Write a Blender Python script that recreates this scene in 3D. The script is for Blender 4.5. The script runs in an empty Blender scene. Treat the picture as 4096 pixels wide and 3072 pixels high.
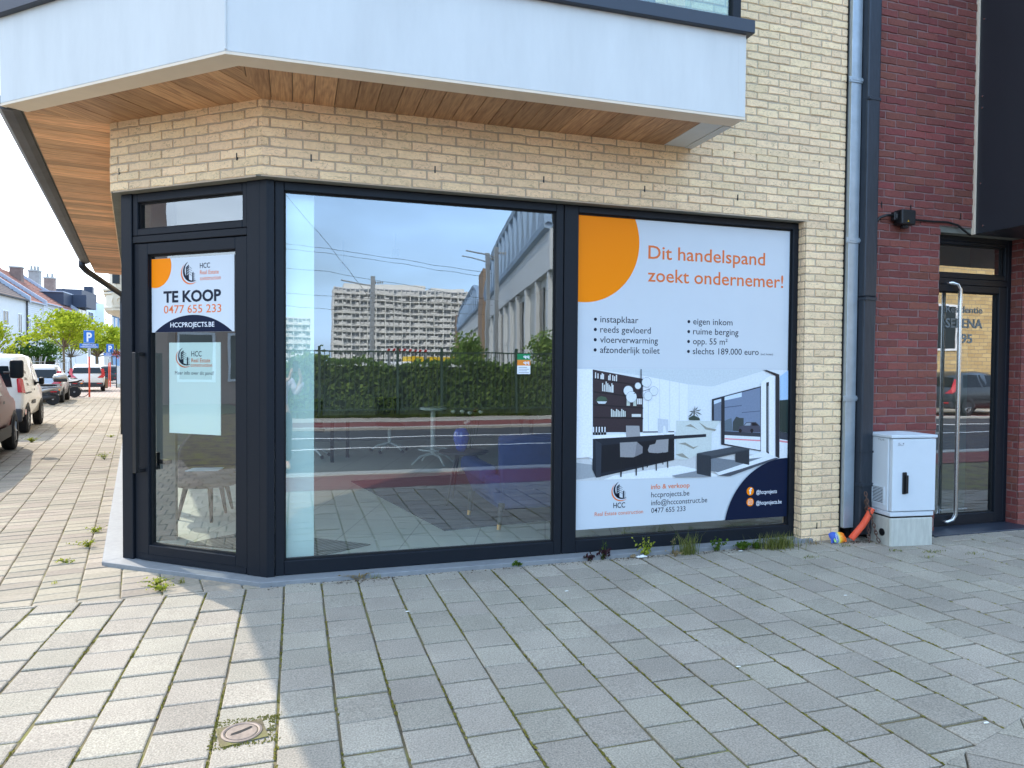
import bpy, bmesh, math, random
from mathutils import Vector, Matrix
S = bpy.context.scene
rnd = random.Random(11)
R = math.radians
# ---------------------------------------------------------------- camera, sky, sun, exposure
cam = bpy.data.cameras.new("camera"); camo = bpy.data.objects.new("camera", cam)
S.collection.objects.link(camo); S.camera = camo
cam.sensor_width = 36; cam.lens = 24.49; cam.clip_start = 0.05; cam.clip_end = 3000
yaw, pit, rol = R(17.264), R(-1.339), R(0.428)
f = Vector((math.sin(yaw)*math.cos(pit), math.cos(yaw)*math.cos(pit), math.sin(pit)))
r = Vector((math.cos(yaw), -math.sin(yaw), 0)); u = r.cross(f)
r2 = math.cos(rol)*r + math.sin(rol)*u; u2 = -math.sin(rol)*r + math.cos(rol)*u
camo.matrix_world = Matrix(((r2.x, u2.x, -f.x, 0), (r2.y, u2.y, -f.y, -4.798), (r2.z, u2.z, -f.z, 1.40), (0, 0, 0, 1)))
SUN_EL, SUN_AZ = R(42.0), math.atan2(-.555, .832)       # azimuth clockwise from +Y
W = bpy.data.worlds.new("World"); S.world = W; W.use_nodes = True
nt = W.node_tree; bg = nt.nodes["Background"]
sky = nt.nodes.new("ShaderNodeTexSky"); sky.sky_type = 'NISHITA'; sky.sun_disc = False
sky.sun_elevation = SUN_EL; sky.sun_rotation = SUN_AZ % (2*math.pi)
sky.air_density = 1.0; sky.dust_density = 1.6; sky.ozone_density = 1.0
# thin procedural cloud veil mixed into the sky
tc = nt.nodes.new("ShaderNodeTexCoord"); mp = nt.nodes.new("ShaderNodeMapping"); mp.inputs[3].default_value = (1.0, 1.0, 3.0)
nz = nt.nodes.new("ShaderNodeTexNoise"); nz.inputs["Scale"].default_value = 1.6; nz.inputs["Detail"].default_value = 7
cr = nt.nodes.new("ShaderNodeValToRGB"); cr.color_ramp.elements[0].position = .40; cr.color_ramp.elements[1].position = .85
cr.color_ramp.elements[0].color = (.14, .14, .14, 1); cr.color_ramp.elements[1].color = (.75, .75, .75, 1)
mx = nt.nodes.new("ShaderNodeMix"); mx.data_type = 'RGBA'; 
L = nt.links.new
L(tc.outputs["Generated"], mp.inputs[0]); L(mp.outputs[0], nz.inputs["Vector"]); L(nz.outputs[0], cr.inputs[0])
L(cr.outputs[0], mx.inputs[0]); L(sky.outputs[0], mx.inputs[6]); L(mx.outputs[2], bg.inputs[0])
dt = nt.nodes.new("ShaderNodeVectorMath"); dt.operation = 'DOT_PRODUCT'; dt.inputs[1].default_value = (-.555, .832, 0); L(tc.outputs["Generated"], dt.inputs[0])
mr = nt.nodes.new("ShaderNodeMapRange"); mr.inputs[1].default_value = -.7; mr.inputs[2].default_value = .5; L(dt.outputs["Value"], mr.inputs[0])
vc = nt.nodes.new("ShaderNodeMix"); vc.data_type = 'RGBA'; vc.inputs[6].default_value = (11.4, 18.2, 28.5, 1); vc.inputs[7].default_value = (17.5, 19.6, 22.5, 1)
L(mr.outputs[0], vc.inputs[0]); L(vc.outputs[2], mx.inputs[7])
bg.inputs[1].default_value = 0.15
sl = bpy.data.lights.new("sun", 'SUN'); sl.energy = 2.8; sl.angle = R(.53); sl.color = (1, .91, .79)
so = bpy.data.objects.new("sun", sl); S.collection.objects.link(so); so.location = (-20, 28, 30)
sd = Vector((.555*math.cos(SUN_EL), -.832*math.cos(SUN_EL), -math.sin(SUN_EL)))
so.rotation_euler = sd.to_track_quat('-Z', 'Y').to_euler()
S.view_settings.view_transform = 'Standard'; S.view_settings.look = 'None'; S.view_settings.gamma = 1
S.view_settings.exposure = 0.9
S.cycles.max_bounces = 8; S.cycles.transparent_max_bounces = 24
S.cycles.sample_clamp_indirect = 8
# ---------------------------------------------------------------- helpers
def C(r_, g_, b_):
    def q(v):
        v /= 255.
        return v/12.92 if v <= .04045 else ((v+.055)/1.055)**2.4
    return (q(r_), q(g_), q(b_), 1)
def M(name, col, rough=.6, metal=0, spec=.5, var=0, vs=8, bump=0, bs=60, isl=0, coat=0, hue=0, stretch=None, var2=0, vs2=1, crease=0):
    m = bpy.data.materials.new(name); m.use_nodes = True; n = m.node_tree; b = n.nodes["Principled BSDF"]
    b.inputs["Base Color"].default_value = col; b.inputs["Roughness"].default_value = rough
    b.inputs["Metallic"].default_value = metal; b.inputs["Specular IOR Level"].default_value = spec
    b.inputs["Coat Weight"].default_value = coat
    l = n.links.new
    if var or isl or bump or var2:
        t = n.nodes.new("ShaderNodeTexCoord"); vec = t.outputs["Object"]
        if stretch:
            q = n.nodes.new("ShaderNodeMapping"); q.inputs[3].default_value = stretch; l(vec, q.inputs[0]); vec = q.outputs[0]
        def noise(sc, det=6):
            z = n.nodes.new("ShaderNodeTexNoise"); z.inputs["Scale"].default_value = sc; z.inputs["Detail"].default_value = det
            z.inputs["Roughness"].default_value = .62; l(vec, z.inputs["Vector"]); return z.outputs[0]
        def amt(out, a):
            z = n.nodes.new("ShaderNodeMapRange"); z.inputs[1].default_value = .25; z.inputs[2].default_value = .75
            z.inputs[3].default_value = 1-a; z.inputs[4].default_value = 1+a; l(out, z.inputs[0]); return z.outputs[0]
        fac = []
        if var: fac.append(amt(noise(vs), var))
        if var2: fac.append(amt(noise(vs2), var2))
        if crease:                       # fine dark creases of hand-moulded brick
            q_ = n.nodes.new("ShaderNodeMapping"); q_.inputs[3].default_value = (1, 1, 2.2); l(vec, q_.inputs[0])
            z = n.nodes.new("ShaderNodeTexNoise"); z.inputs["Scale"].default_value = 11; z.inputs["Detail"].default_value = 3; z.inputs["Distortion"].default_value = 1.2; l(q_.outputs[0], z.inputs["Vector"])
            s_ = n.nodes.new("ShaderNodeMath"); s_.operation = 'SUBTRACT'; s_.inputs[1].default_value = .53; l(z.outputs[0], s_.inputs[0])
            a_ = n.nodes.new("ShaderNodeMath"); a_.operation = 'ABSOLUTE'; l(s_.outputs[0], a_.inputs[0])
            w_ = n.nodes.new("ShaderNodeMapRange"); w_.inputs[1].default_value = 0; w_.inputs[2].default_value = .016; w_.inputs[3].default_value = 1-crease; w_.inputs[4].default_value = 1; l(a_.outputs[0], w_.inputs[0]); fac.append(w_.outputs[0])
        hs = n.nodes.new("ShaderNodeHueSaturation"); hs.inputs["Color"].default_value = col
        if isl:
            g = n.nodes.new("ShaderNodeNewGeometry")
            z = n.nodes.new("ShaderNodeMapRange"); z.inputs[3].default_value = 1-isl; z.inputs[4].default_value = 1+isl
            l(g.outputs["Random Per Island"], z.inputs[0]); fac.append(z.outputs[0])
            if hue:
                mm = n.nodes.new("ShaderNodeMath"); mm.operation = 'MULTIPLY'; mm.inputs[1].default_value = 7.31; l(g.outputs["Random Per Island"], mm.inputs[0])
                fr = n.nodes.new("ShaderNodeMath"); fr.operation = 'FRACT'; l(mm.outputs[0], fr.inputs[0])
                z = n.nodes.new("ShaderNodeMapRange"); z.inputs[3].default_value = .5-hue; z.inputs[4].default_value = .5+hue
                l(fr.outputs[0], z.inputs[0]); l(z.outputs[0], hs.inputs["Hue"])
        if fac:
            v = fac[0]
            for o in fac[1:]:
                k = n.nodes.new("ShaderNodeMath"); k.operation = 'MULTIPLY'; l(v, k.inputs[0]); l(o, k.inputs[1]); v = k.outputs[0]
            l(v, hs.inputs["Value"]); l(hs.outputs[0], b.inputs["Base Color"])
        if bump:
            bp = n.nodes.new("ShaderNodeBump"); bp.inputs["Strength"].default_value = bump; bp.inputs["Distance"].default_value = .004
            l(noise(bs, 8), bp.inputs["Height"]); l(bp.outputs[0], b.inputs["Normal"])
    return m
def glass_mat(name, tint, refl, tr=1.0):
    m = bpy.data.materials.new(name); m.use_nodes = True; n = m.node_tree; n.nodes.clear(); l = n.links.new
    o = n.nodes.new("ShaderNodeOutputMaterial"); mix = n.nodes.new("ShaderNodeMixShader")
    t = n.nodes.new("ShaderNodeBsdfTransparent"); t.inputs[0].default_value = tint
    g = n.nodes.new("ShaderNodeBsdfGlossy"); g.inputs["Roughness"].default_value = 0.0; g.inputs[0].default_value = (.93, .97, 1, 1)
    fr = n.nodes.new("ShaderNodeLayerWeight"); fr.inputs[0].default_value = .5
    pw = n.nodes.new("ShaderNodeMath"); pw.operation = 'POWER'; pw.inputs[1].default_value = 5; l(fr.outputs["Facing"], pw.inputs[0])
    ma = n.nodes.new("ShaderNodeMapRange"); ma.inputs[3].default_value = refl; ma.inputs[4].default_value = 1
    tx = n.nodes.new("ShaderNodeTexCoord"); nz_ = n.nodes.new("ShaderNodeTexNoise"); nz_.inputs["Scale"].default_value = 3.0; nz_.inputs["Detail"].default_value = 1.5
    bp = n.nodes.new("ShaderNodeBump"); bp.inputs["Strength"].default_value = .5; bp.inputs["Distance"].default_value = .0006
    l(tx.outputs["Object"], nz_.inputs["Vector"]); l(nz_.outputs[0], bp.inputs["Height"]); l(bp.outputs[0], g.inputs["Normal"])
    l(pw.outputs[0], ma.inputs[0]); l(ma.outputs[0], mix.inputs[0]); l(t.outputs[0], mix.inputs[1]); l(g.outputs[0], mix.inputs[2]); l(mix.outputs[0], o.inputs[0])
    return m
WLOC = {}
class MB:
    def __init__(s): s.v = []; s.f = []; s.m = []
    def add(s, vs, fs, mi=0):
        o = len(s.v); s.v += [tuple(p) for p in vs]; s.f += [tuple(i+o for i in q) for q in fs]; s.m += [mi]*len(fs); return s
    def box(s, x0, y0, z0, x1, y1, z1, mi=0):
        v = [(x0,y0,z0),(x1,y0,z0),(x1,y1,z0),(x0,y1,z0),(x0,y0,z1),(x1,y0,z1),(x1,y1,z1),(x0,y1,z1)]
        return s.add(v, [(0,3,2,1),(4,5,6,7),(0,1,5,4),(1,2,6,5),(2,3,7,6),(3,0,4,7)], mi)
    def bx(s, fr, u0, u1, z0, z1, d0, d1, mi=0):          # box in a wall frame: fr(u, z, outward)
        v = [fr(a, z, d) for z in (z0, z1) for a, d in ((u0,d1),(u1,d1),(u1,d0),(u0,d0))]
        return s.add(v, [(0,3,2,1),(4,5,6,7),(0,1,5,4),(1,2,6,5),(2,3,7,6),(3,0,4,7)], mi)
    def prism(s, pts, z0, z1, mi=0):
        n = len(pts); v = [(p[0],p[1],z0) for p in pts]+[(p[0],p[1],z1) for p in pts]
        return s.add(v, [tuple(range(n-1,-1,-1)), tuple(range(n,2*n))]+[(i,(i+1)%n,(i+1)%n+n,i+n) for i in range(n)], mi)
    def tube(s, pts, r0, r1=None, n=8, mi=0, cap=True):
        r1 = r0 if r1 is None else r1; P = [Vector(p) for p in pts]; rings = []; k = len(P)
        for i, p in enumerate(P):
            t = (P[min(i+1,k-1)]-P[max(i-1,0)]).normalized(); a = t.orthogonal().normalized() if i == 0 else (pa - t*pa.dot(t)).normalized()
            pa = a; b = t.cross(a); rr = r0+(r1-r0)*i/max(1,k-1)
            rings.append([p+rr*(math.cos(2*math.pi*j/n)*a+math.sin(2*math.pi*j/n)*b) for j in range(n)])
        v = [q for g in rings for q in g]; fs = [(i*n+j, i*n+(j+1)%n, (i+1)*n+(j+1)%n, (i+1)*n+j) for i in range(k-1) for j in range(n)]
        if cap: fs += [tuple(range(n-1,-1,-1)), tuple(range((k-1)*n, k*n))]
        return s.add(v, fs, mi)
    def lathe(s, c, prof, n=24, axis='z', mi=0):           # prof: (radius, height)
        v = []; c = Vector(c)
        for (q, h) in prof:
            for j in range(n):
                a = 2*math.pi*j/n; x, y = q*math.cos(a), q*math.sin(a)
                v.append(c+(Vector((x,y,h)) if axis == 'z' else Vector((x,h,y)) if axis == 'y' else Vector((h,x,y))))
        k = len(prof); fs = [(i*n+j, i*n+(j+1)%n, (i+1)*n+(j+1)%n, (i+1)*n+j) for i in range(k-1) for j in range(n)]
        fs += [tuple(range(n-1,-1,-1)), tuple(range((k-1)*n, k*n))]
        return s.add(v, fs, mi)
    def build(s, name, mats, parent=None, smooth=False, bevel=0, local=False, seg=1):
        me = bpy.data.meshes.new(name); off = Vector((0,0,0))
        if parent is not None and not local: off = WLOC.get(parent.name, Vector((0,0,0)))
        me.from_pydata([tuple(Vector(p)-off) for p in s.v], [], s.f)
        for m in (mats if isinstance(mats, (list, tuple)) else [mats]): me.materials.append(m)
        me.polygons.foreach_set("material_index", s.m)
        b = bmesh.new(); b.from_mesh(me)
        if bevel or len(s.f) < 6000: bmesh.ops.recalc_face_normals(b, faces=b.faces)
        if bevel: bmesh.ops.bevel(b, geom=b.edges[:], offset=bevel, segments=seg, affect='EDGES', profile=.5, clamp_overlap=True)
        b.to_mesh(me); b.free()
        if smooth: me.polygons.foreach_set("use_smooth", [True]*len(me.polygons))
        o = bpy.data.objects.new(name, me); S.collection.objects.link(o)
        if parent is not None: o.parent = parent
        WLOC[o.name] = off
        return o
def tag(o, label=None, cat=None, group=None, kind=None):
    for k, v in (('label',label),('category',cat),('group',group),('kind',kind)):
        if v: o[k] = v
    return o
def thing(name, loc, label, cat, group=None, rz=0):
    o = bpy.data.objects.new(name, None); S.collection.objects.link(o); o.location = loc; o.rotation_euler = (0,0,rz)
    o.empty_display_size = .2; WLOC[o.name] = Vector(loc); return tag(o, label, cat, group)
def struct(mb, name, mats, **k): return tag(mb.build(name, mats, **k), kind='structure')
def copy_tree(o, parent=None):
    c = o.copy(); S.collection.objects.link(c)
    if parent is not None: c.parent = parent
    for ch in [x for x in S.objects if x.parent == o]: copy_tree(ch, c)
    return c
def frame(o, ud, nd):            # wall frame: u along ud, outward nd
    o, ud, nd = Vector(o), Vector(ud), Vector(nd)
    return lambda a, z, d=0: o + ud*a + nd*d + Vector((0,0,z))
FRONT = frame((0,0,0), (1,0,0), (0,-1,0))                       # outward distance measured from the glass plane y=0
CO = Vector((-.204,-.12,0)); DV = Vector((.787,-.617,0)); NV = Vector((.617,.787,0))
AO = CO - DV*1.31                                               # left end of the door facet
FACET = lambda a, z, d=0: CO + DV*a - NV*d + Vector((0,0,z))    # d outward from the brick face
SD = Vector((-.193,.981,0)).normalized(); SN = Vector((-SD.y,SD.x,0))   # side street direction, and its left
SIDE = lambda a, z, d=0: AO + SD*a + SN*d + Vector((0,0,z))
ST = lambda a, o, z=0: SD*a + SN*o + Vector((0,0,z))
CAPH = {}
def text(body, fr, u0, u1, zb, cap, d, mat, parent, name="lettering", bold=0, mirror=False, add=None):
    def mesh(t):
        cu = bpy.data.curves.new("t", 'FONT'); cu.body = t; cu.offset = bold; cu.resolution_u = 3
        ob = bpy.data.objects.new("t", cu); S.collection.objects.link(ob)
        dg = bpy.context.evaluated_depsgraph_get(); me = bpy.data.meshes.new_from_object(ob.evaluated_get(dg))
        vs = [tuple(v.co) for v in me.vertices]; fs = [tuple(p.vertices) for p in me.polygons]
        bpy.data.objects.remove(ob); bpy.data.curves.remove(cu); bpy.data.meshes.remove(me)
        return vs, fs
    if bold not in CAPH: CAPH[bold] = max(v[1] for v in mesh("H")[0])
    vs, fs = mesh(body); x0 = min(v[0] for v in vs); x1 = max(v[0] for v in vs)
    kx = (u1-u0)/(x1-x0); kz = cap/CAPH[bold]
    if add is None: add = MB(); own = True
    else: own = False
    add.add([fr(u0+(v[0]-x0)*kx if not mirror else u1-(v[0]-x0)*kx, zb+v[1]*kz, d) for v in vs], fs)
    return add.build(name, mat, parent) if own else add
def poly(fr, pts, d, mb, mi=0): mb.add([fr(p[0], p[1], d) for p in pts], [tuple(range(len(pts)))], mi)
def circ(cx, cz, q, n=40, a0=0, a1=360): return [(cx+q*math.cos(R(a0+(a1-a0)*i/n)), cz+q*math.sin(R(a0+(a1-a0)*i/n))) for i in range(n if a1-a0 == 360 else n+1)]
def clip(pts, nx, ny, c):        # keep nx*x+ny*y >= c
    out = []
    for i in range(len(pts)):
        a, b = pts[i], pts[(i+1) % len(pts)]; da = nx*a[0]+ny*a[1]-c; db = nx*b[0]+ny*b[1]-c
        if da >= 0: out.append(a)
        if da*db < 0: t = da/(da-db); out.append((a[0]+(b[0]-a[0])*t, a[1]+(b[1]-a[1])*t))
    return out
def bricks(mb, fr, u0, u1, z0, z1, holes=(), L=.2, H=.061, j=.011, dep=.006, base=0, ph=0, mi=0, mj=1, jit=.0021, weep=(), H0=None):
    k = 0; z = z0
    while z < z1-.01:
        zt = min(z+H-j, z1); zc = (z+zt)/2
        iv = [(u0, u1)]
        for (a, b, c, d) in holes:
            if c < zc < d: iv = [q for (s_, e_) in iv for q in ((s_, min(e_, a)), (max(s_, b), e_)) if q[1]-q[0] > .01]
        for (s_, e_) in iv:
            mb.add([fr(s_, z-j, base), fr(e_, z-j, base), fr(e_, min(z+H-j, z1), base), fr(s_, min(z+H-j, z1), base)], [(0,1,2,3)], mj)
            x = math.floor((s_-ph)/L)*L + ph + (L/2 if k % 2 else 0) - L
            while x < e_:
                a, b = max(x + rnd.gauss(0,.0012), s_), min(x+L-j + rnd.gauss(0,.0012), e_); x += L
                if b-a < .018: continue
                n = 5; dz = rnd.gauss(0,.0008); o_ = dep + rnd.gauss(0,.0012); ring = []
                for i in range(n): ring.append((a+(b-a)*i/(n-1), z+dz+rnd.gauss(0,jit)))
                for i in range(n): ring.append((b-(b-a)*i/(n-1), zt+dz+rnd.gauss(0,jit*.8)))
                ca, cz_ = (a+b)/2, (z+zt)/2; N = len(ring)
                v = [fr(p, q, base-.002) for p, q in ring]
                v += [fr(p, q, base+o_-.003) for p, q in ring]
                v += [fr(p+(.003 if p < ca else -.003), q+(.003 if q < cz_ else -.003), base+o_+rnd.gauss(0,.0006)) for p, q in ring]
                fs = [(i, (i+1)%N, (i+1)%N+N, i+N) for i in range(N)]+[(i+N, (i+1)%N+N, (i+1)%N+2*N, i+2*N) for i in range(N)]+[tuple(range(2*N, 3*N))]
                mb.add(v, fs, mi)
        z += H; k += 1
def pavers(mb, o, ax, ay, irange, jrange, W_, L_, j, clips, phase, zt=0.0, jb=None, bev=.005, jz=.0015, depth=.02):
    o = Vector((o[0], o[1])); ax = Vector(ax); ay = Vector(ay)
    for i in irange:
        p = phase(i)
        for k in jrange:
            e = .0025; jb = jb or j
            a0, a1 = i*W_+j/2+rnd.uniform(-e,e)*.6, (i+1)*W_-j/2+rnd.uniform(-e,e)*.6; b0, b1 = k*L_+p+jb/2+rnd.uniform(-e,e)*.6, (k+1)*L_+p-jb/2+rnd.uniform(-e,e)*.6
            pts = [tuple(o+ax*a+ay*b) for a, b in ((a0,b0),(a1,b0),(a1,b1),(a0,b1))]
            for c in clips:
                pts = clip(pts, *c)
                if len(pts) < 3: break
            if len(pts) < 3: continue
            n = len(pts); cx = sum(q[0] for q in pts)/n; cy = sum(q[1] for q in pts)/n
            h = zt+rnd.gauss(0,jz); tx, ty = rnd.gauss(0,.005), rnd.gauss(0,.005)
            zz = lambda q: h+(q[0]-cx)*tx+(q[1]-cy)*ty
            def ins(q):
                d = Vector((cx-q[0], cy-q[1])); l_ = d.length or 1; d = d/l_*bev*1.4; return (q[0]+d.x, q[1]+d.y)
            I = [ins(q) for q in pts]
            v = [(q[0], q[1], zz(q)-depth) for q in pts]+[(q[0], q[1], zz(q)-bev*.7) for q in pts]+[(q[0], q[1], zz(q)) for q in I]
            mb.add(v, [(a, (a+1)%n, (a+1)%n+n, a+n) for a in range(n)]+[(a+n, (a+1)%n+n, (a+1)%n+2*n, a+2*n) for a in range(n)]+[tuple(range(2*n,3*n))])
# ---------------------------------------------------------------- materials
m_brick = M("cream_brick", C(243,213,170), .85, var=.13, vs=55, bump=.55, bs=38, isl=.09, crease=.42, hue=.004, var2=.08, vs2=1.3)
m_mortar = M("mortar", C(190,172,148), .95, var=.10, vs=40, bump=.4, bs=160)
m_redbrick = M("red_brick", C(124,68,60), .85, var=.14, vs=50, bump=.5, bs=45, isl=.2, crease=.3, hue=.010, var2=.1, vs2=.9)
m_redmortar = M("dark_mortar", C(136,110,106), .95, var=.12, vs=40, bump=.4, bs=160)
m_frame = M("anthracite_aluminium", C(24,29,36), .45, spec=.22, var=.05, vs=30, bump=.03, bs=400)
m_seal = M("black_seal", C(14,15,17), .7)
m_white = M("white_render", C(208,210,206), .7, var=.05, vs=3, bump=.15, bs=200, var2=.05, vs2=.9, stretch=(2.2,2.2,.5))
m_cream = M("cream_profile", C(226,210,186), .6, var=.05, vs=6)
m_stone = M("bluestone", C(130,133,134), .55, var=.12, vs=25, bump=.15, bs=150, var2=.1, vs2=2)
m_conc = M("lintel_concrete", C(120,120,110), .9, var=.22, vs=6, bump=.3, bs=60)
m_zinc = M("galvanised_sheet", C(168,180,188), .42, metal=.55, var=.12, vs=9, bump=.05, bs=30, var2=.08, vs2=2)
m_pipe = M("dark_zinc", C(52,58,66), .45, metal=.4, var=.25, vs=6, stretch=(8,8,1), bump=.05, bs=40)
m_gut = M("weathered_zinc", C(84,84,84), .5, metal=.4, var=.35, vs=3)
m_glass = glass_mat("window_glass", (.90,.97,.94,1), .25)
m_glass2 = glass_mat("door_glass", (.90,.96,.93,1), .20)
m_gside = glass_mat("side_glass", (.95,.97,.96,1), .05)
m_glass3 = glass_mat("hall_door_glass", (.85,.92,.90,1), .40)
m_rail = glass_mat("railing_glass", (.85,.93,.9,1), .08)
m_steel = M("brushed_steel", C(205,205,205), .25, metal=1, var=.05, vs=40)
m_black = M("black_plastic", C(22,23,25), .45)
m_paver = M("concrete_paver", C(154,146,131), .92, var=.55, vs=140, bump=.8, bs=170, isl=.10, hue=.008, var2=.17, vs2=1.7)
m_kl = M("clay_paver", C(148,138,121), .9, var=.2, vs=45, bump=.5, bs=120, isl=.17, hue=.012, var2=.1, vs2=.8)
def joint_mat():
    m = M("joint_sand", C(92,86,74), .97, bump=.6, bs=90); n = m.node_tree; l = n.links.new; b = n.nodes["Principled BSDF"]
    t = n.nodes.new("ShaderNodeTexCoord"); z = n.nodes.new("ShaderNodeTexNoise"); z.inputs["Scale"].default_value = 3.2; z.inputs["Detail"].default_value = 9; z.inputs["Roughness"].default_value = .75
    l(t.outputs["Object"], z.inputs["Vector"]); c = n.nodes.new("ShaderNodeValToRGB"); e = c.color_ramp.elements
    e[0].position = .40; e[0].color = C(86,77,62); e[1].position = .62; e[1].color = C(120,118,60)
    k = c.color_ramp.elements.new(.5); k.color = C(112,102,74); l(z.outputs[0], c.inputs[0]); l(c.outputs[0], b.inputs["Base Color"]); return m
m_joint = joint_mat()
def wood(name, ang, tone=1.0, con=1.0):
    m = bpy.data.materials.new(name); m.use_nodes = True; n = m.node_tree; l = n.links.new; b = n.nodes["Principled BSDF"]; b.inputs["Roughness"].default_value = .55
    t = n.nodes.new("ShaderNodeTexCoord"); g = n.nodes.new("ShaderNodeNewGeometry"); mp = n.nodes.new("ShaderNodeMapping"); mp.vector_type = 'TEXTURE'
    mp.inputs[2].default_value = (0,0,ang); l(t.outputs["Object"], mp.inputs[0])
    ad = n.nodes.new("ShaderNodeVectorMath"); ad.operation = 'ADD'; sc = n.nodes.new("ShaderNodeMath"); sc.operation = 'MULTIPLY'; sc.inputs[1].default_value = 57.
    l(g.outputs["Random Per Island"], sc.inputs[0]); l(mp.outputs[0], ad.inputs[0]); l(sc.outputs[0], ad.inputs[1])
    st = n.nodes.new("ShaderNodeVectorMath"); st.operation = 'MULTIPLY'; st.inputs[1].default_value = (1.1, 13, 13); l(ad.outputs[0], st.inputs[0])
    z = n.nodes.new("ShaderNodeTexNoise"); z.inputs["Scale"].default_value = 1.0; z.inputs["Detail"].default_value = 2; z.inputs["Distortion"].default_value = .6; l(st.outputs[0], z.inputs["Vector"])
    w = n.nodes.new("ShaderNodeMath"); w.operation = 'MULTIPLY'; w.inputs[1].default_value = 34; l(z.outputs[0], w.inputs[0])
    sn = n.nodes.new("ShaderNodeMath"); sn.operation = 'SINE'; l(w.outputs[0], sn.inputs[0])
    z2 = n.nodes.new("ShaderNodeTexNoise"); z2.inputs["Scale"].default_value = 7; z2.inputs["Detail"].default_value = 5; l(st.outputs[0], z2.inputs["Vector"])
    a = n.nodes.new("ShaderNodeMath"); a.operation = 'MULTIPLY_ADD'; a.inputs[1].default_value = .10; l(sn.outputs[0], a.inputs[0]); l(z2.outputs[0], a.inputs[2])
    c = n.nodes.new("ShaderNodeValToRGB"); e = c.color_ramp.elements
    e[0].position = .25; e[0].color = C(int(148*tone),int(108*tone),int(76*tone)); e[1].position = .72; e[1].color = C(int(192*tone),int(150*tone),int(108*tone)); l(a.outputs[0], c.inputs[0])
    hs = n.nodes.new("ShaderNodeHueSaturation"); mr = n.nodes.new("ShaderNodeMapRange"); mr.inputs[3].default_value = 1-.3*con; mr.inputs[4].default_value = 1+.22*con
    l(g.outputs["Random Per Island"], mr.inputs[0]); l(mr.outputs[0], hs.inputs["Value"]); l(c.outputs[0], hs.inputs["Color"]); l(hs.outputs[0], b.inputs["Base Color"])
    return m
# ---------------------------------------------------------------- ground and paving
struct(MB().add([(-400,-500,-.05),(400,-500,-.05),(400,400,-.05),(-400,400,-.05)], [(0,1,2,3)]), "ground", M("earth", C(110,108,100), .95, var=.15, vs=.3))
struct(MB().add([(-60,-4.46,-.0085),(60,-4.46,-.0085),(60,.9,-.0085),(-1.1,.9,-.0085),(-7.2,31,-.0085),(-14,31,-.0085),(-14,-.2,-.0085),(-60,-.2,-.0085)], [tuple(range(8))]), "joint_bed", m_joint)
mb = MB()
PW, PL = .2277, .2292
ph = {0:-.535 % PL, -1:-.615 % PL}
def phase(i): 
    if i not in ph: ph[i] = ((.535 if i % 2 == 0 else .645) + rnd.uniform(-.025,.025)) * -1 % PL
    return ph[i]
dg = Vector((.271, -.962))                                # 45 degree cut at the crossing: keep the side towards the wall
cut = Vector((2.826-2.35, -2.746+2.88)).normalized(); cn = Vector((-cut.y, cut.x)); cc = cn.dot(Vector((2.35,-2.88)))
DR = (-.2, .2, .02)
base = (-.068, 0)
pavers(mb, base, (1,0), (0,1), range(-24,72), range(-16,2), PW, PL, .0115, [(0,-1,.155),(0,1,-3.29),(cn.x,cn.y,cc)], phase, jb=.0135)
# strip against the shop front, right of the corner
pavers(mb, base, (1,0), (0,1), range(-1,72), range(-2,2), PW, PL, .0118, [(0,1,-.152),(0,-1,.05),(1,0,-.24)], phase, jb=.0135)
struct(mb, "pavement", m_paver)
mb = MB(); q = Vector((.7071,.7071))
pavers(mb, (2.35,-2.88), (.7071,-.7071), (.7071,.7071), range(-6,22), range(-8,14), .226, .226, .006, [(-cn.x,-cn.y,-cc),(0,1,-3.29)], lambda i: (i%2)*.11)
struct(mb, "crossing_pavement", m_paver)
mb = MB(); KW, KL = .226, .142
org = AO + SN*.16
pavers(mb, (org.x, org.y), (SN.x,SN.y), (SD.x,SD.y), range(-9,24), range(-16,205), KW, KL, .008, [(0,1,-.149)], lambda i: (i%2)*.07+rnd.uniform(-.01,.01), bev=.006, jz=.0014)
struct(mb, "street_paving", m_kl)
def far_pave():
    m = M("far_clay_paving", C(165,150,138), .9, bump=.3, bs=60); n = m.node_tree; l = n.links.new; b = n.nodes["Principled BSDF"]
    t = n.nodes.new("ShaderNodeTexCoord"); mp = n.nodes.new("ShaderNodeMapping"); mp.vector_type = 'TEXTURE'; mp.inputs[2].default_value = (0,0,math.atan2(SN.y,SN.x))
    bt = n.nodes.new("ShaderNodeTexBrick"); bt.inputs["Scale"].default_value = 1; bt.inputs["Brick Width"].default_value = .3; bt.inputs["Row Height"].default_value = .16; bt.inputs["Mortar Size"].default_value = .012
    bt.inputs["Color1"].default_value = C(176,158,145); bt.inputs["Color2"].default_value = C(158,142,132); bt.inputs["Mortar"].default_value = C(98,92,78)
    l(t.outputs["Object"], mp.inputs[0]); l(mp.outputs[0], bt.inputs["Vector"]); l(bt.outputs[0], b.inputs["Base Color"]); return m
a_ = ST(29.2,-.1); b_ = ST(29.2,20); c_ = ST(150,20); d_ = ST(150,-.1)
struct(MB().add([(p.x,p.y,-.003) for p in (d_,c_,b_,a_)], [(0,1,2,3)]), "far_street_paving", far_pave())
m_asph = M("asphalt", C(56,56,60), .9, var=.14, vs=90, bump=.4, bs=200, var2=.12, vs2=.4)
m_red = M("red_asphalt", C(118,58,53), .9, var=.12, vs=60, bump=.3, bs=150, var2=.1, vs2=.5)
m_kerb = M("kerb_concrete", C(165,162,155), .85, var=.12, vs=12, bump=.3, bs=100)
m_line = M("road_paint", C(225,225,220), .7, var=.1, vs=20)
X = 90
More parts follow.
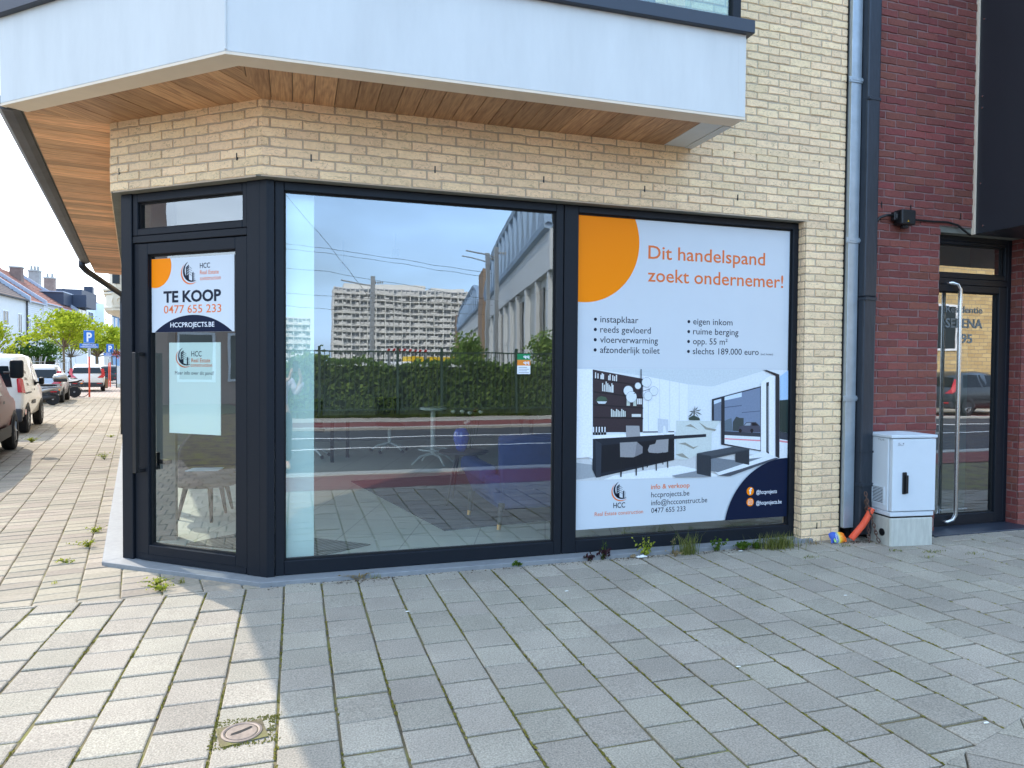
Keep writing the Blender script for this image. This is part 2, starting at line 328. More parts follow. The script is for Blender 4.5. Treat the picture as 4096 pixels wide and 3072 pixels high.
def strip(n, y0, y1, z, m): struct(MB().add([(-X,y0,z),(X,y0,z),(X,y1,z),(-X,y1,z)], [(0,1,2,3)]), n, m)
strip("bike_path", -4.34, -3.30, .0, m_red)
struct(MB().box(-X,-4.62,-.05,X,-4.345,.012), "kerb", m_kerb, bevel=.01)
strip("road", -11.2, -4.62, -.03, m_asph)
strip("road_marking", -7.66, -7.54, -.026, m_line)
strip("road_marking", -9.52, -9.38, -.026, m_line)
struct(MB().box(-X,-11.4,-.05,X,-11.2,.03), "kerb", m_kerb, bevel=.01)
strip("bike_path", -13.1, -11.4, .0, m_red)
strip("far_pavement", -14.5, -13.1, .004, M("far_pavement", C(170,165,155), .9, var=.1, vs=4))
# ---------------------------------------------------------------- the corner building
CB = thing("corner_building", (0,0,0), "cream brick corner shop building with white balcony, wooden soffit and anthracite shop front", "building")
ZS = 3.07
mb = MB()
bricks(mb, lambda a,z,d=0: FRONT(a,z,.111+d), -.204, 4.30, 2.607, 3.085, base=0, ph=-.05)
bricks(mb, lambda a,z,d=0: FRONT(a,z,.111+d), 3.928, 4.30, -.015, 2.603, base=0, ph=.028+3.9)
bricks(mb, lambda a,z,d=0: FRONT(a,z,.111+d), -.204, 4.30, 3.085, 4.75, holes=[(.9,2.55,3.6,4.75)], base=0, ph=-.05)
bricks(mb, lambda a,z,d=0: Vector((3.928-d, -.104+a, z)), 0, .10, -.015, 2.603, L=.105, ph=0)     # reveal of the pillar
for q in (.095, .899, 1.679, 2.475, 3.279): mb.bx(FRONT, q-.004, q+.004, 2.711, 2.757, .108, .1195, 2)
mb.bx(FRONT, 4.075, 4.083, .10, .15, .108, .1195, 2)
mb.build("wall", [m_brick, m_mortar, m_black], CB)
mb = MB(); bricks(mb, lambda a,z,d=0: FACET(a,z,-.009+d), -1.31, 0, 2.607, 3.085, ph=-1.33)
for q in (-.198, -1.2205): mb.bx(FACET, q-.004, q+.004, 2.711, 2.757, -.012, .0005, 2)
mb.build("wall", [m_brick, m_mortar, m_black], CB)
mb = MB(); bricks(mb, lambda a,z,d=0: SIDE(a,z,-.009+d), 0, 9.6, 2.607, 3.085)
mb.build("wall", [m_brick, m_mortar], CB)
MB().add([FRONT(3.93,0,-.05),FRONT(4.3,0,-.05),FRONT(4.3,0,.108),FRONT(3.93,0,.108)],[(0,1,2,3)])
MB().box(3.935,-.10,-.02,4.295,.3,3.1).build("pillar_core", m_conc, CB)
mb = MB()                                                       # concrete underside of the brick band
mb.add([FRONT(-.24,2.596,.105),FRONT(4.0,2.596,.105),FRONT(4.0,2.596,-.1),FRONT(-.24,2.596,-.1),FRONT(-.24,2.6045,.105),FRONT(4.0,2.6045,.105),FRONT(4.0,2.6045,-.1),FRONT(-.24,2.6045,-.1)], [(0,3,2,1),(4,5,6,7),(0,1,5,4),(1,2,6,5),(2,3,7,6),(3,0,4,7)])
mb.bx(FACET, -1.31, .0, 2.595, 2.6035, -.22, -.012)
mb.bx(SIDE, -.01, 9.6, 2.594, 2.6025, -.26, -.013)
mb.build("lintel", m_conc, CB)
# balcony
P1, P2, P3 = Vector((2.867,-.776,0)), Vector((-.358,-.746,0)), Vector((-1.824,.525,0)); P0 = Vector((2.867,-.122,0)); P4 = P3+SD*7.95
def offs(a, b, d): n_ = (b-a).normalized(); n_ = Vector((n_.y,-n_.x,0)); return n_*d     # to the right of a->b
def panel(a, b, z0, z1, th, mb, ext=0):
    d = (b-a).normalized(); a, b = a-d*ext, b+d*ext; i = offs(a,b,-th)
    mb.add([(a.x,a.y,z0),(b.x,b.y,z0),(b.x+i.x,b.y+i.y,z0),(a.x+i.x,a.y+i.y,z0),(a.x,a.y,z1),(b.x,b.y,z1),(b.x+i.x,b.y+i.y,z1),(a.x+i.x,a.y+i.y,z1)], [(0,3,2,1),(4,5,6,7),(0,1,5,4),(1,2,6,5),(2,3,7,6),(3,0,4,7)])
mb = MB(); panel(P2, P1, ZS+.012, 3.63, .06, mb); mb.build("fascia_panel", m_white, CB, bevel=.003)
mb = MB(); panel(P3, P2, ZS+.012, 3.63, .06, mb); mb.build("fascia_panel", m_white, CB, bevel=.003)
mb = MB(); panel(P1, P0, ZS+.012, 3.63, .06, mb); mb.build("fascia_panel", m_white, CB, bevel=.003)
mb = MB(); panel(P4, P3, ZS+.06, 3.63, .06, mb); mb.build("fascia_panel", m_white, CB, bevel=.003)
mb = MB(); mb.tube([(P2.x,P2.y-.004,ZS+.02),(P2.x,P2.y-.004,3.62)], .006, n=6); mb.build("corner_bead", m_white, CB)
I2 = Vector((-.305,-.595,0)); I3 = Vector((-1.70,.612,0)); I1 = Vector((2.62,-.625,0))
mb = MB()                                                       # cream profile along the lower edge, with its small step
def band(a, b, ai, bi, z0, z1): mb.add([(p.x,p.y,z) for z in (z0,z1) for p in (a,b,bi,ai)], [(0,3,2,1),(4,5,6,7),(0,1,5,4),(1,2,6,5),(2,3,7,6),(3,0,4,7)])
lerp = lambda a,b,t: a+(b-a)*t
for (a,b,ai,bi) in ((P2,P1,I2,Vector((2.867,-.625,0))),(P3,P2,I3,I2)):
    band(a,b,lerp(a,ai,.22),lerp(b,bi,.22),ZS-.004,ZS+.011); band(lerp(a,ai,.235),lerp(b,bi,.235),ai,bi,ZS+.001,ZS+.016)
mb.build("soffit_trim", m_cream, CB)
mb = MB(); band(Vector((2.63,-.62,0)),Vector((2.80,-.62,0)),Vector((2.63,-.125,0)),Vector((2.80,-.125,0)),ZS+.002,ZS+.02); band(Vector((2.803,-.62,0)),Vector((2.867,-.62,0)),Vector((2.803,-.125,0)),Vector((2.867,-.125,0)),ZS-.004,ZS+.011)
mb.build("soffit_trim", m_white, CB)
def soffit(pts, ang, w, ph_, mat):
    d = Vector((math.cos(ang), math.sin(ang))); n_ = Vector((-d.y, d.x)); pr = [n_.dot(Vector(p)) for p in pts]; mb = MB(); k = math.floor((min(pr)-ph_)/w)
    while k*w+ph_ < max(pr):
        s0, s1 = k*w+ph_, (k+1)*w+ph_-.004; q = clip(clip(pts, n_.x, n_.y, s0), -n_.x, -n_.y, -s1); k += 1
        if len(q) > 2: mb.prism(q, ZS+.004+rnd.uniform(0,.0015), ZS+.02)
    mb.build("wooden_soffit", mat, CB)
soffit([(I2.x,I2.y),(2.63,-.622),(2.63,-.10),(-.204,-.10)], R(90), .128, .02, wood("cedar_soffit", R(90), 1.0))
soffit([(I3.x,I3.y),(I2.x,I2.y),(-.204,-.10),(-1.235,.70)], math.atan2(NV.y,NV.x), .128, .03, wood("cedar_soffit_corner", math.atan2(NV.y,NV.x), 1.06))
e3 = P3+SD*9.3-SN*.115; e4 = AO+SD*9.3
soffit([(P3.x+.11,P3.y+.05),(I3.x,I3.y),(-1.235,.70),(e4.x,e4.y),(e3.x,e3.y)], math.atan2(SN.y,SN.x), .128, .0, wood("cedar_soffit_side", math.atan2(SN.y,SN.x), 1.27, 1.1))
MB().prism([(I3.x-.1,I3.y-.1),(I2.x,I2.y),(2.8,-.7),(2.8,0),(-.1,0),(-1.1,.75),(e4.x,e4.y),(e3.x,e3.y)], ZS+.021, ZS+.05).build("soffit_deck", m_conc, CB)
# coping, railing
mb = MB()
def cop(a, b, z0, z1, o, i): 
    w_ = offs(a,b,o); v_ = offs(a,b,-i); mb.add([(p.x,p.y,z) for z in (z0,z1) for p in (a+w_,b+w_,b+v_,a+v_)], [(0,3,2,1),(4,5,6,7),(0,1,5,4),(1,2,6,5),(2,3,7,6),(3,0,4,7)])
dF = (P1-P2).normalized(); dC = (P2-P3).normalized()
cop(P2-dF*.012, P1+dF*.04, 3.625, 3.712, .04, .1); cop(P3-dC*.03, P2+dC*.012, 3.627, 3.714, .04, .1); cop(P4, P3+SD*-.03, 3.629, 3.716, .04, .1); cop(P1+Vector((0,.02,0)), P0, 3.631, 3.718, .038, .1)
mb.build("coping", M("coping_metal", C(44,52,64), .45, spec=.5, var=.05, vs=10), CB, bevel=.004)
rail = MB().box(2.76,-.775,3.713,2.825,-.715,4.75).build("railing_post", m_frame, CB, bevel=.004)
MB().box(-.3,-.765,3.713,2.76,-.725,3.735).build("railing_rail", m_frame, CB)
MB().box(-.3,-.748,3.735,2.76,-.738,4.75).build("railing_glass", m_rail, CB)
MB().box(2.79,-.71,3.735,2.80,-.125,4.75).build("railing_glass", m_rail, CB)
bw = MB().bx(FRONT,.9,2.55,3.60,4.75,.02,.06).bx(FRONT,1.66,1.74,3.6,4.75,.06,.08).build("balcony_window", m_frame, CB)
MB().bx(FRONT,.97,1.66,3.7,4.75,.062,.066).build("pane", m_glass, bw); MB().bx(FRONT,1.74,2.48,3.7,4.75,.062,.066).build("pane", m_glass, bw)
# upper storeys
FP = [(AO.x+.03,AO.y+.03),(CO.x,CO.y+.03),(4.29,-.09),(4.29,10),(e4.x+.6,10)]
MB().prism(FP, 3.10, 4.75).build("upper_storey", m_conc, CB)
MB().prism([(AO.x,AO.y),(CO.x,CO.y),(4.3,-.12),(4.3,10),(e4.x,e4.y)], 4.75, 10.6).build("upper_storey", m_brick, CB)
MB().prism([(P3.x,P3.y),(P2.x,P2.y),(2.86,-.77),(2.86,-.13),(CO.x,CO.y-.01),(AO.x-.01,AO.y)], 6.0, 10.4).build("upper_bay", m_white, CB)
w0 = P3-SN*.10; w1 = P3+SD*7.9
MB().prism([(P3.x,P3.y),(w1.x,w1.y),(w1.x-SN.x*.1,w1.y-SN.y*.1),(w0.x,w0.y)], 3.63, 6.0).build("loggia_wall", m_white, CB)
# gutter and its pipe on the side street
GU = CB
mb = MB(); d0 = P3-SN*.0+SD*.03; 
def gut(t, o, z): p = P3+SD*t-SN*o; return (p.x,p.y,z)
prof = [(-.03,ZS+.075),(-.035,ZS+.02),(.0,ZS-.012),(.06,ZS-.012),(.10,ZS+.01),(.105,ZS+.07)]
v = [gut(.03,o,z) for o,z in prof]+[gut(7.95,o,z) for o,z in prof]; n_ = len(prof)
mb.add(v, [(i,i+1,i+1+n_,i+n_) for i in range(n_-1)]+[tuple(range(n_)),tuple(range(2*n_-1,n_-1,-1)),(n_-1,0,n_,2*n_-1)]); mb.build("gutter", m_gut, CB)
g0 = P3+SD*7.8; g1 = AO+SD*9.9+SN*.06
MB().tube([(g0.x,g0.y,ZS+.02),(g0.x,g0.y,ZS-.06),(g0.x-SN.x*.06+SD.x*.2,g0.y-SN.y*.06+SD.y*.2,ZS-.12),(g1.x,g1.y,ZS-.32),(g1.x,g1.y,ZS-.5),(g1.x,g1.y,.05)], .05, n=10).build("downpipe", m_pipe, CB, smooth=True)
# plinth
mb = MB(); A_ = Vector((-1.297,.60,0)); mb2 = .028
pl = [(-1.285,.648),(-.212,-.15),(1.9,-.15),(4.02,-.15),(4.02,.06),(-.17,.06),(-1.1,.80)]
mb.prism(pl, -.03, .028)
mb.build("plinth", m_stone, CB, bevel=.003)
s0 = Vector((-1.289,.652,0)); mb = MB()
mb.add([(p.x,p.y,z) for z in (-.03,.027) for p in (s0, s0+SD*9, s0+SD*9-SN*.26, s0+Vector((.16,.12,0)))], [(0,3,2,1),(4,5,6,7),(0,1,5,4),(1,2,6,5),(2,3,7,6),(3,0,4,7)]); mb.build("plinth", m_stone, CB, bevel=.003)
# shop windows on the front
def ring(mb, fr, u0, u1, z0, z1, wl, wr, wb, wt, d0, d1, mi=0):
    mb.bx(fr,u0,u0+wl,z0,z1,d0,d1,mi); mb.bx(fr,u1-wr,u1,z0,z1,d0,d1,mi); mb.bx(fr,u0+wl,u1-wr,z0,z0+wb,d0,d1,mi); mb.bx(fr,u0+wl,u1-wr,z1-wt,z1,d0,d1,mi)
def window(fr, u0, u1, z0, z1, wl, wr, wb, wt, d, glass, name="shop_window", par=None):
    mb = MB(); ring(mb, fr, u0, u1, z0, z1, wl, wr, wb, wt, d-.03, d+.035)
    o = mb.build(name, m_frame, par or CB, bevel=.004)
    mb = MB(); ring(mb, fr, u0+wl-.002, u1-wr+.002, z0+wb-.002, z1-wt+.002, .012,.012,.012,.012, d-.02, d+.010); mb.build("glazing_seal", m_seal, o)
    MB().add([fr(u0+wl,z0+wb,d),fr(u1-wr,z0+wb,d),fr(u1-wr,z1-wt,d),fr(u0+wl,z1-wt,d)], [(0,1,2,3)]).build("pane", glass, o)
    return o
window(FRONT, -.128, 1.868, .03, 2.592, .058, .058, .092, .056, .0, m_glass)
window(FRONT, 1.874, 3.926, .03, 2.592, .110, .055, .092, .050, .0, m_glass)
mb = MB(); mb.add([(p[0],p[1],z) for z in (.028,2.594) for p in ((-.13,-.048),(-.178,-.052),(-.272,.022),(-.235,.075),(-.13,.03))], [(4,3,2,1,0),(5,6,7,8,9)]+[(i,(i+1)%5,(i+1)%5+5,i+5) for i in range(5)]); mb.build("corner_post", m_frame, CB, bevel=.003)
# door facet
FD = lambda a,z,d=0: FACET(a,z,-.11+d)                         # d outward from the glass of the door facet
MB().bx(FD,-1.285,-1.185,.028,2.594,-.05,.045).build("door_post", m_frame, CB, bevel=.004)
MB().bx(FD,-.18,-.075,.028,2.594,-.05,.042).build("door_post", m_frame, CB, bevel=.004)
tw = window(FD, -1.182, -.182, 2.30, 2.592, .042,.040,.046,.06, .0, m_glass2, "transom_window")
MB().bx(FD,-1.182,-.182,2.250,2.297,-.03,.038).build("door_head", m_frame, CB, bevel=.003)
MB().bx(FD,-1.182,-1.132,.028,2.247,-.03,.025).build("door_post", m_frame, CB, bevel=.003)
dr = window(FD, -1.128, -.184, .032, 2.243, .080,.098,.108,.078, .0, m_glass2, "door")
mb = MB()
for z in (.665, 1.475): mb.bx(FD,-1.105,-1.075,z-.012,z+.012,.03,.085)
mb.bx(FD,-1.107,-1.073,.653,1.487,.085,.115); mb.build("pull_handle", m_black, dr, bevel=.003)
mb = MB(); mb.bx(FD,-1.06,-.96,.70,.73,-.09,-.05); mb.bx(FD,-1.08,-1.05,.66,.78,-.07,-.04); mb.build("lever_handle", m_black, dr, bevel=.004)
MB().bx(FD,-1.12,-.19,.034,.075,.034,.040).build("weather_bar", m_frame, dr)
# glazing on the side street
for k in range(4): window(lambda a,z,d=0: SIDE(a,z,-.12+d), .06+k*2.35, 2.38+k*2.35, .03, 2.592, .06,.06,.09,.06, .0, m_gside)
# interior shell
m_floor = M("interior_tile", C(122,124,116), .35, var=.08, vs=3, stretch=(3,40,1))
def tile_floor():
    n = m_floor.node_tree; l = n.links.new; b = n.nodes["Principled BSDF"]; t = n.nodes.new("ShaderNodeTexCoord"); mp = n.nodes.new("ShaderNodeMapping"); mp.inputs[2].default_value = (0,0,R(20))
    bt = n.nodes.new("ShaderNodeTexBrick"); bt.offset = 0; bt.inputs["Scale"].default_value = 1; bt.inputs["Brick Width"].default_value = .55; bt.inputs["Row Height"].default_value = .55; bt.inputs["Mortar Size"].default_value = .004
    bt.inputs["Color1"].default_value = C(205,207,195); bt.inputs["Color2"].default_value = C(196,199,187); bt.inputs["Mortar"].default_value = C(150,152,144)
    l(t.outputs["Object"], mp.inputs[0]); l(mp.outputs[0], bt.inputs["Vector"]); l(bt.outputs[0], b.inputs["Base Color"])
tile_floor()
s9 = AO+SD*9.4-SN*.15
MB().prism([(-1.06,.80),(-.18,.06),(4.2,.06),(4.2,8.4),(-2.5,8.4)], -.02, .027).build("interior_floor", m_floor, CB)
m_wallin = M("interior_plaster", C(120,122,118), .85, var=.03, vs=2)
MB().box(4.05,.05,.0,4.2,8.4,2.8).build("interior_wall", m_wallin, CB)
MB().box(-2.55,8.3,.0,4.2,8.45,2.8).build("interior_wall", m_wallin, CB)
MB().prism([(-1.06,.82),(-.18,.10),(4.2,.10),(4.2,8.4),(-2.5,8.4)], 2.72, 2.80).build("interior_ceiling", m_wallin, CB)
MB().box(-.066,.055,.028,.118,.19,2.72).build("partition", M("frosted_partition", C(214,234,228), .5, var=.05, vs=5, stretch=(1,1,.3)), CB)
MB().box(-1.06,1.18,.028,-.90,1.30,2.72).build("partition", m_wallin, CB)
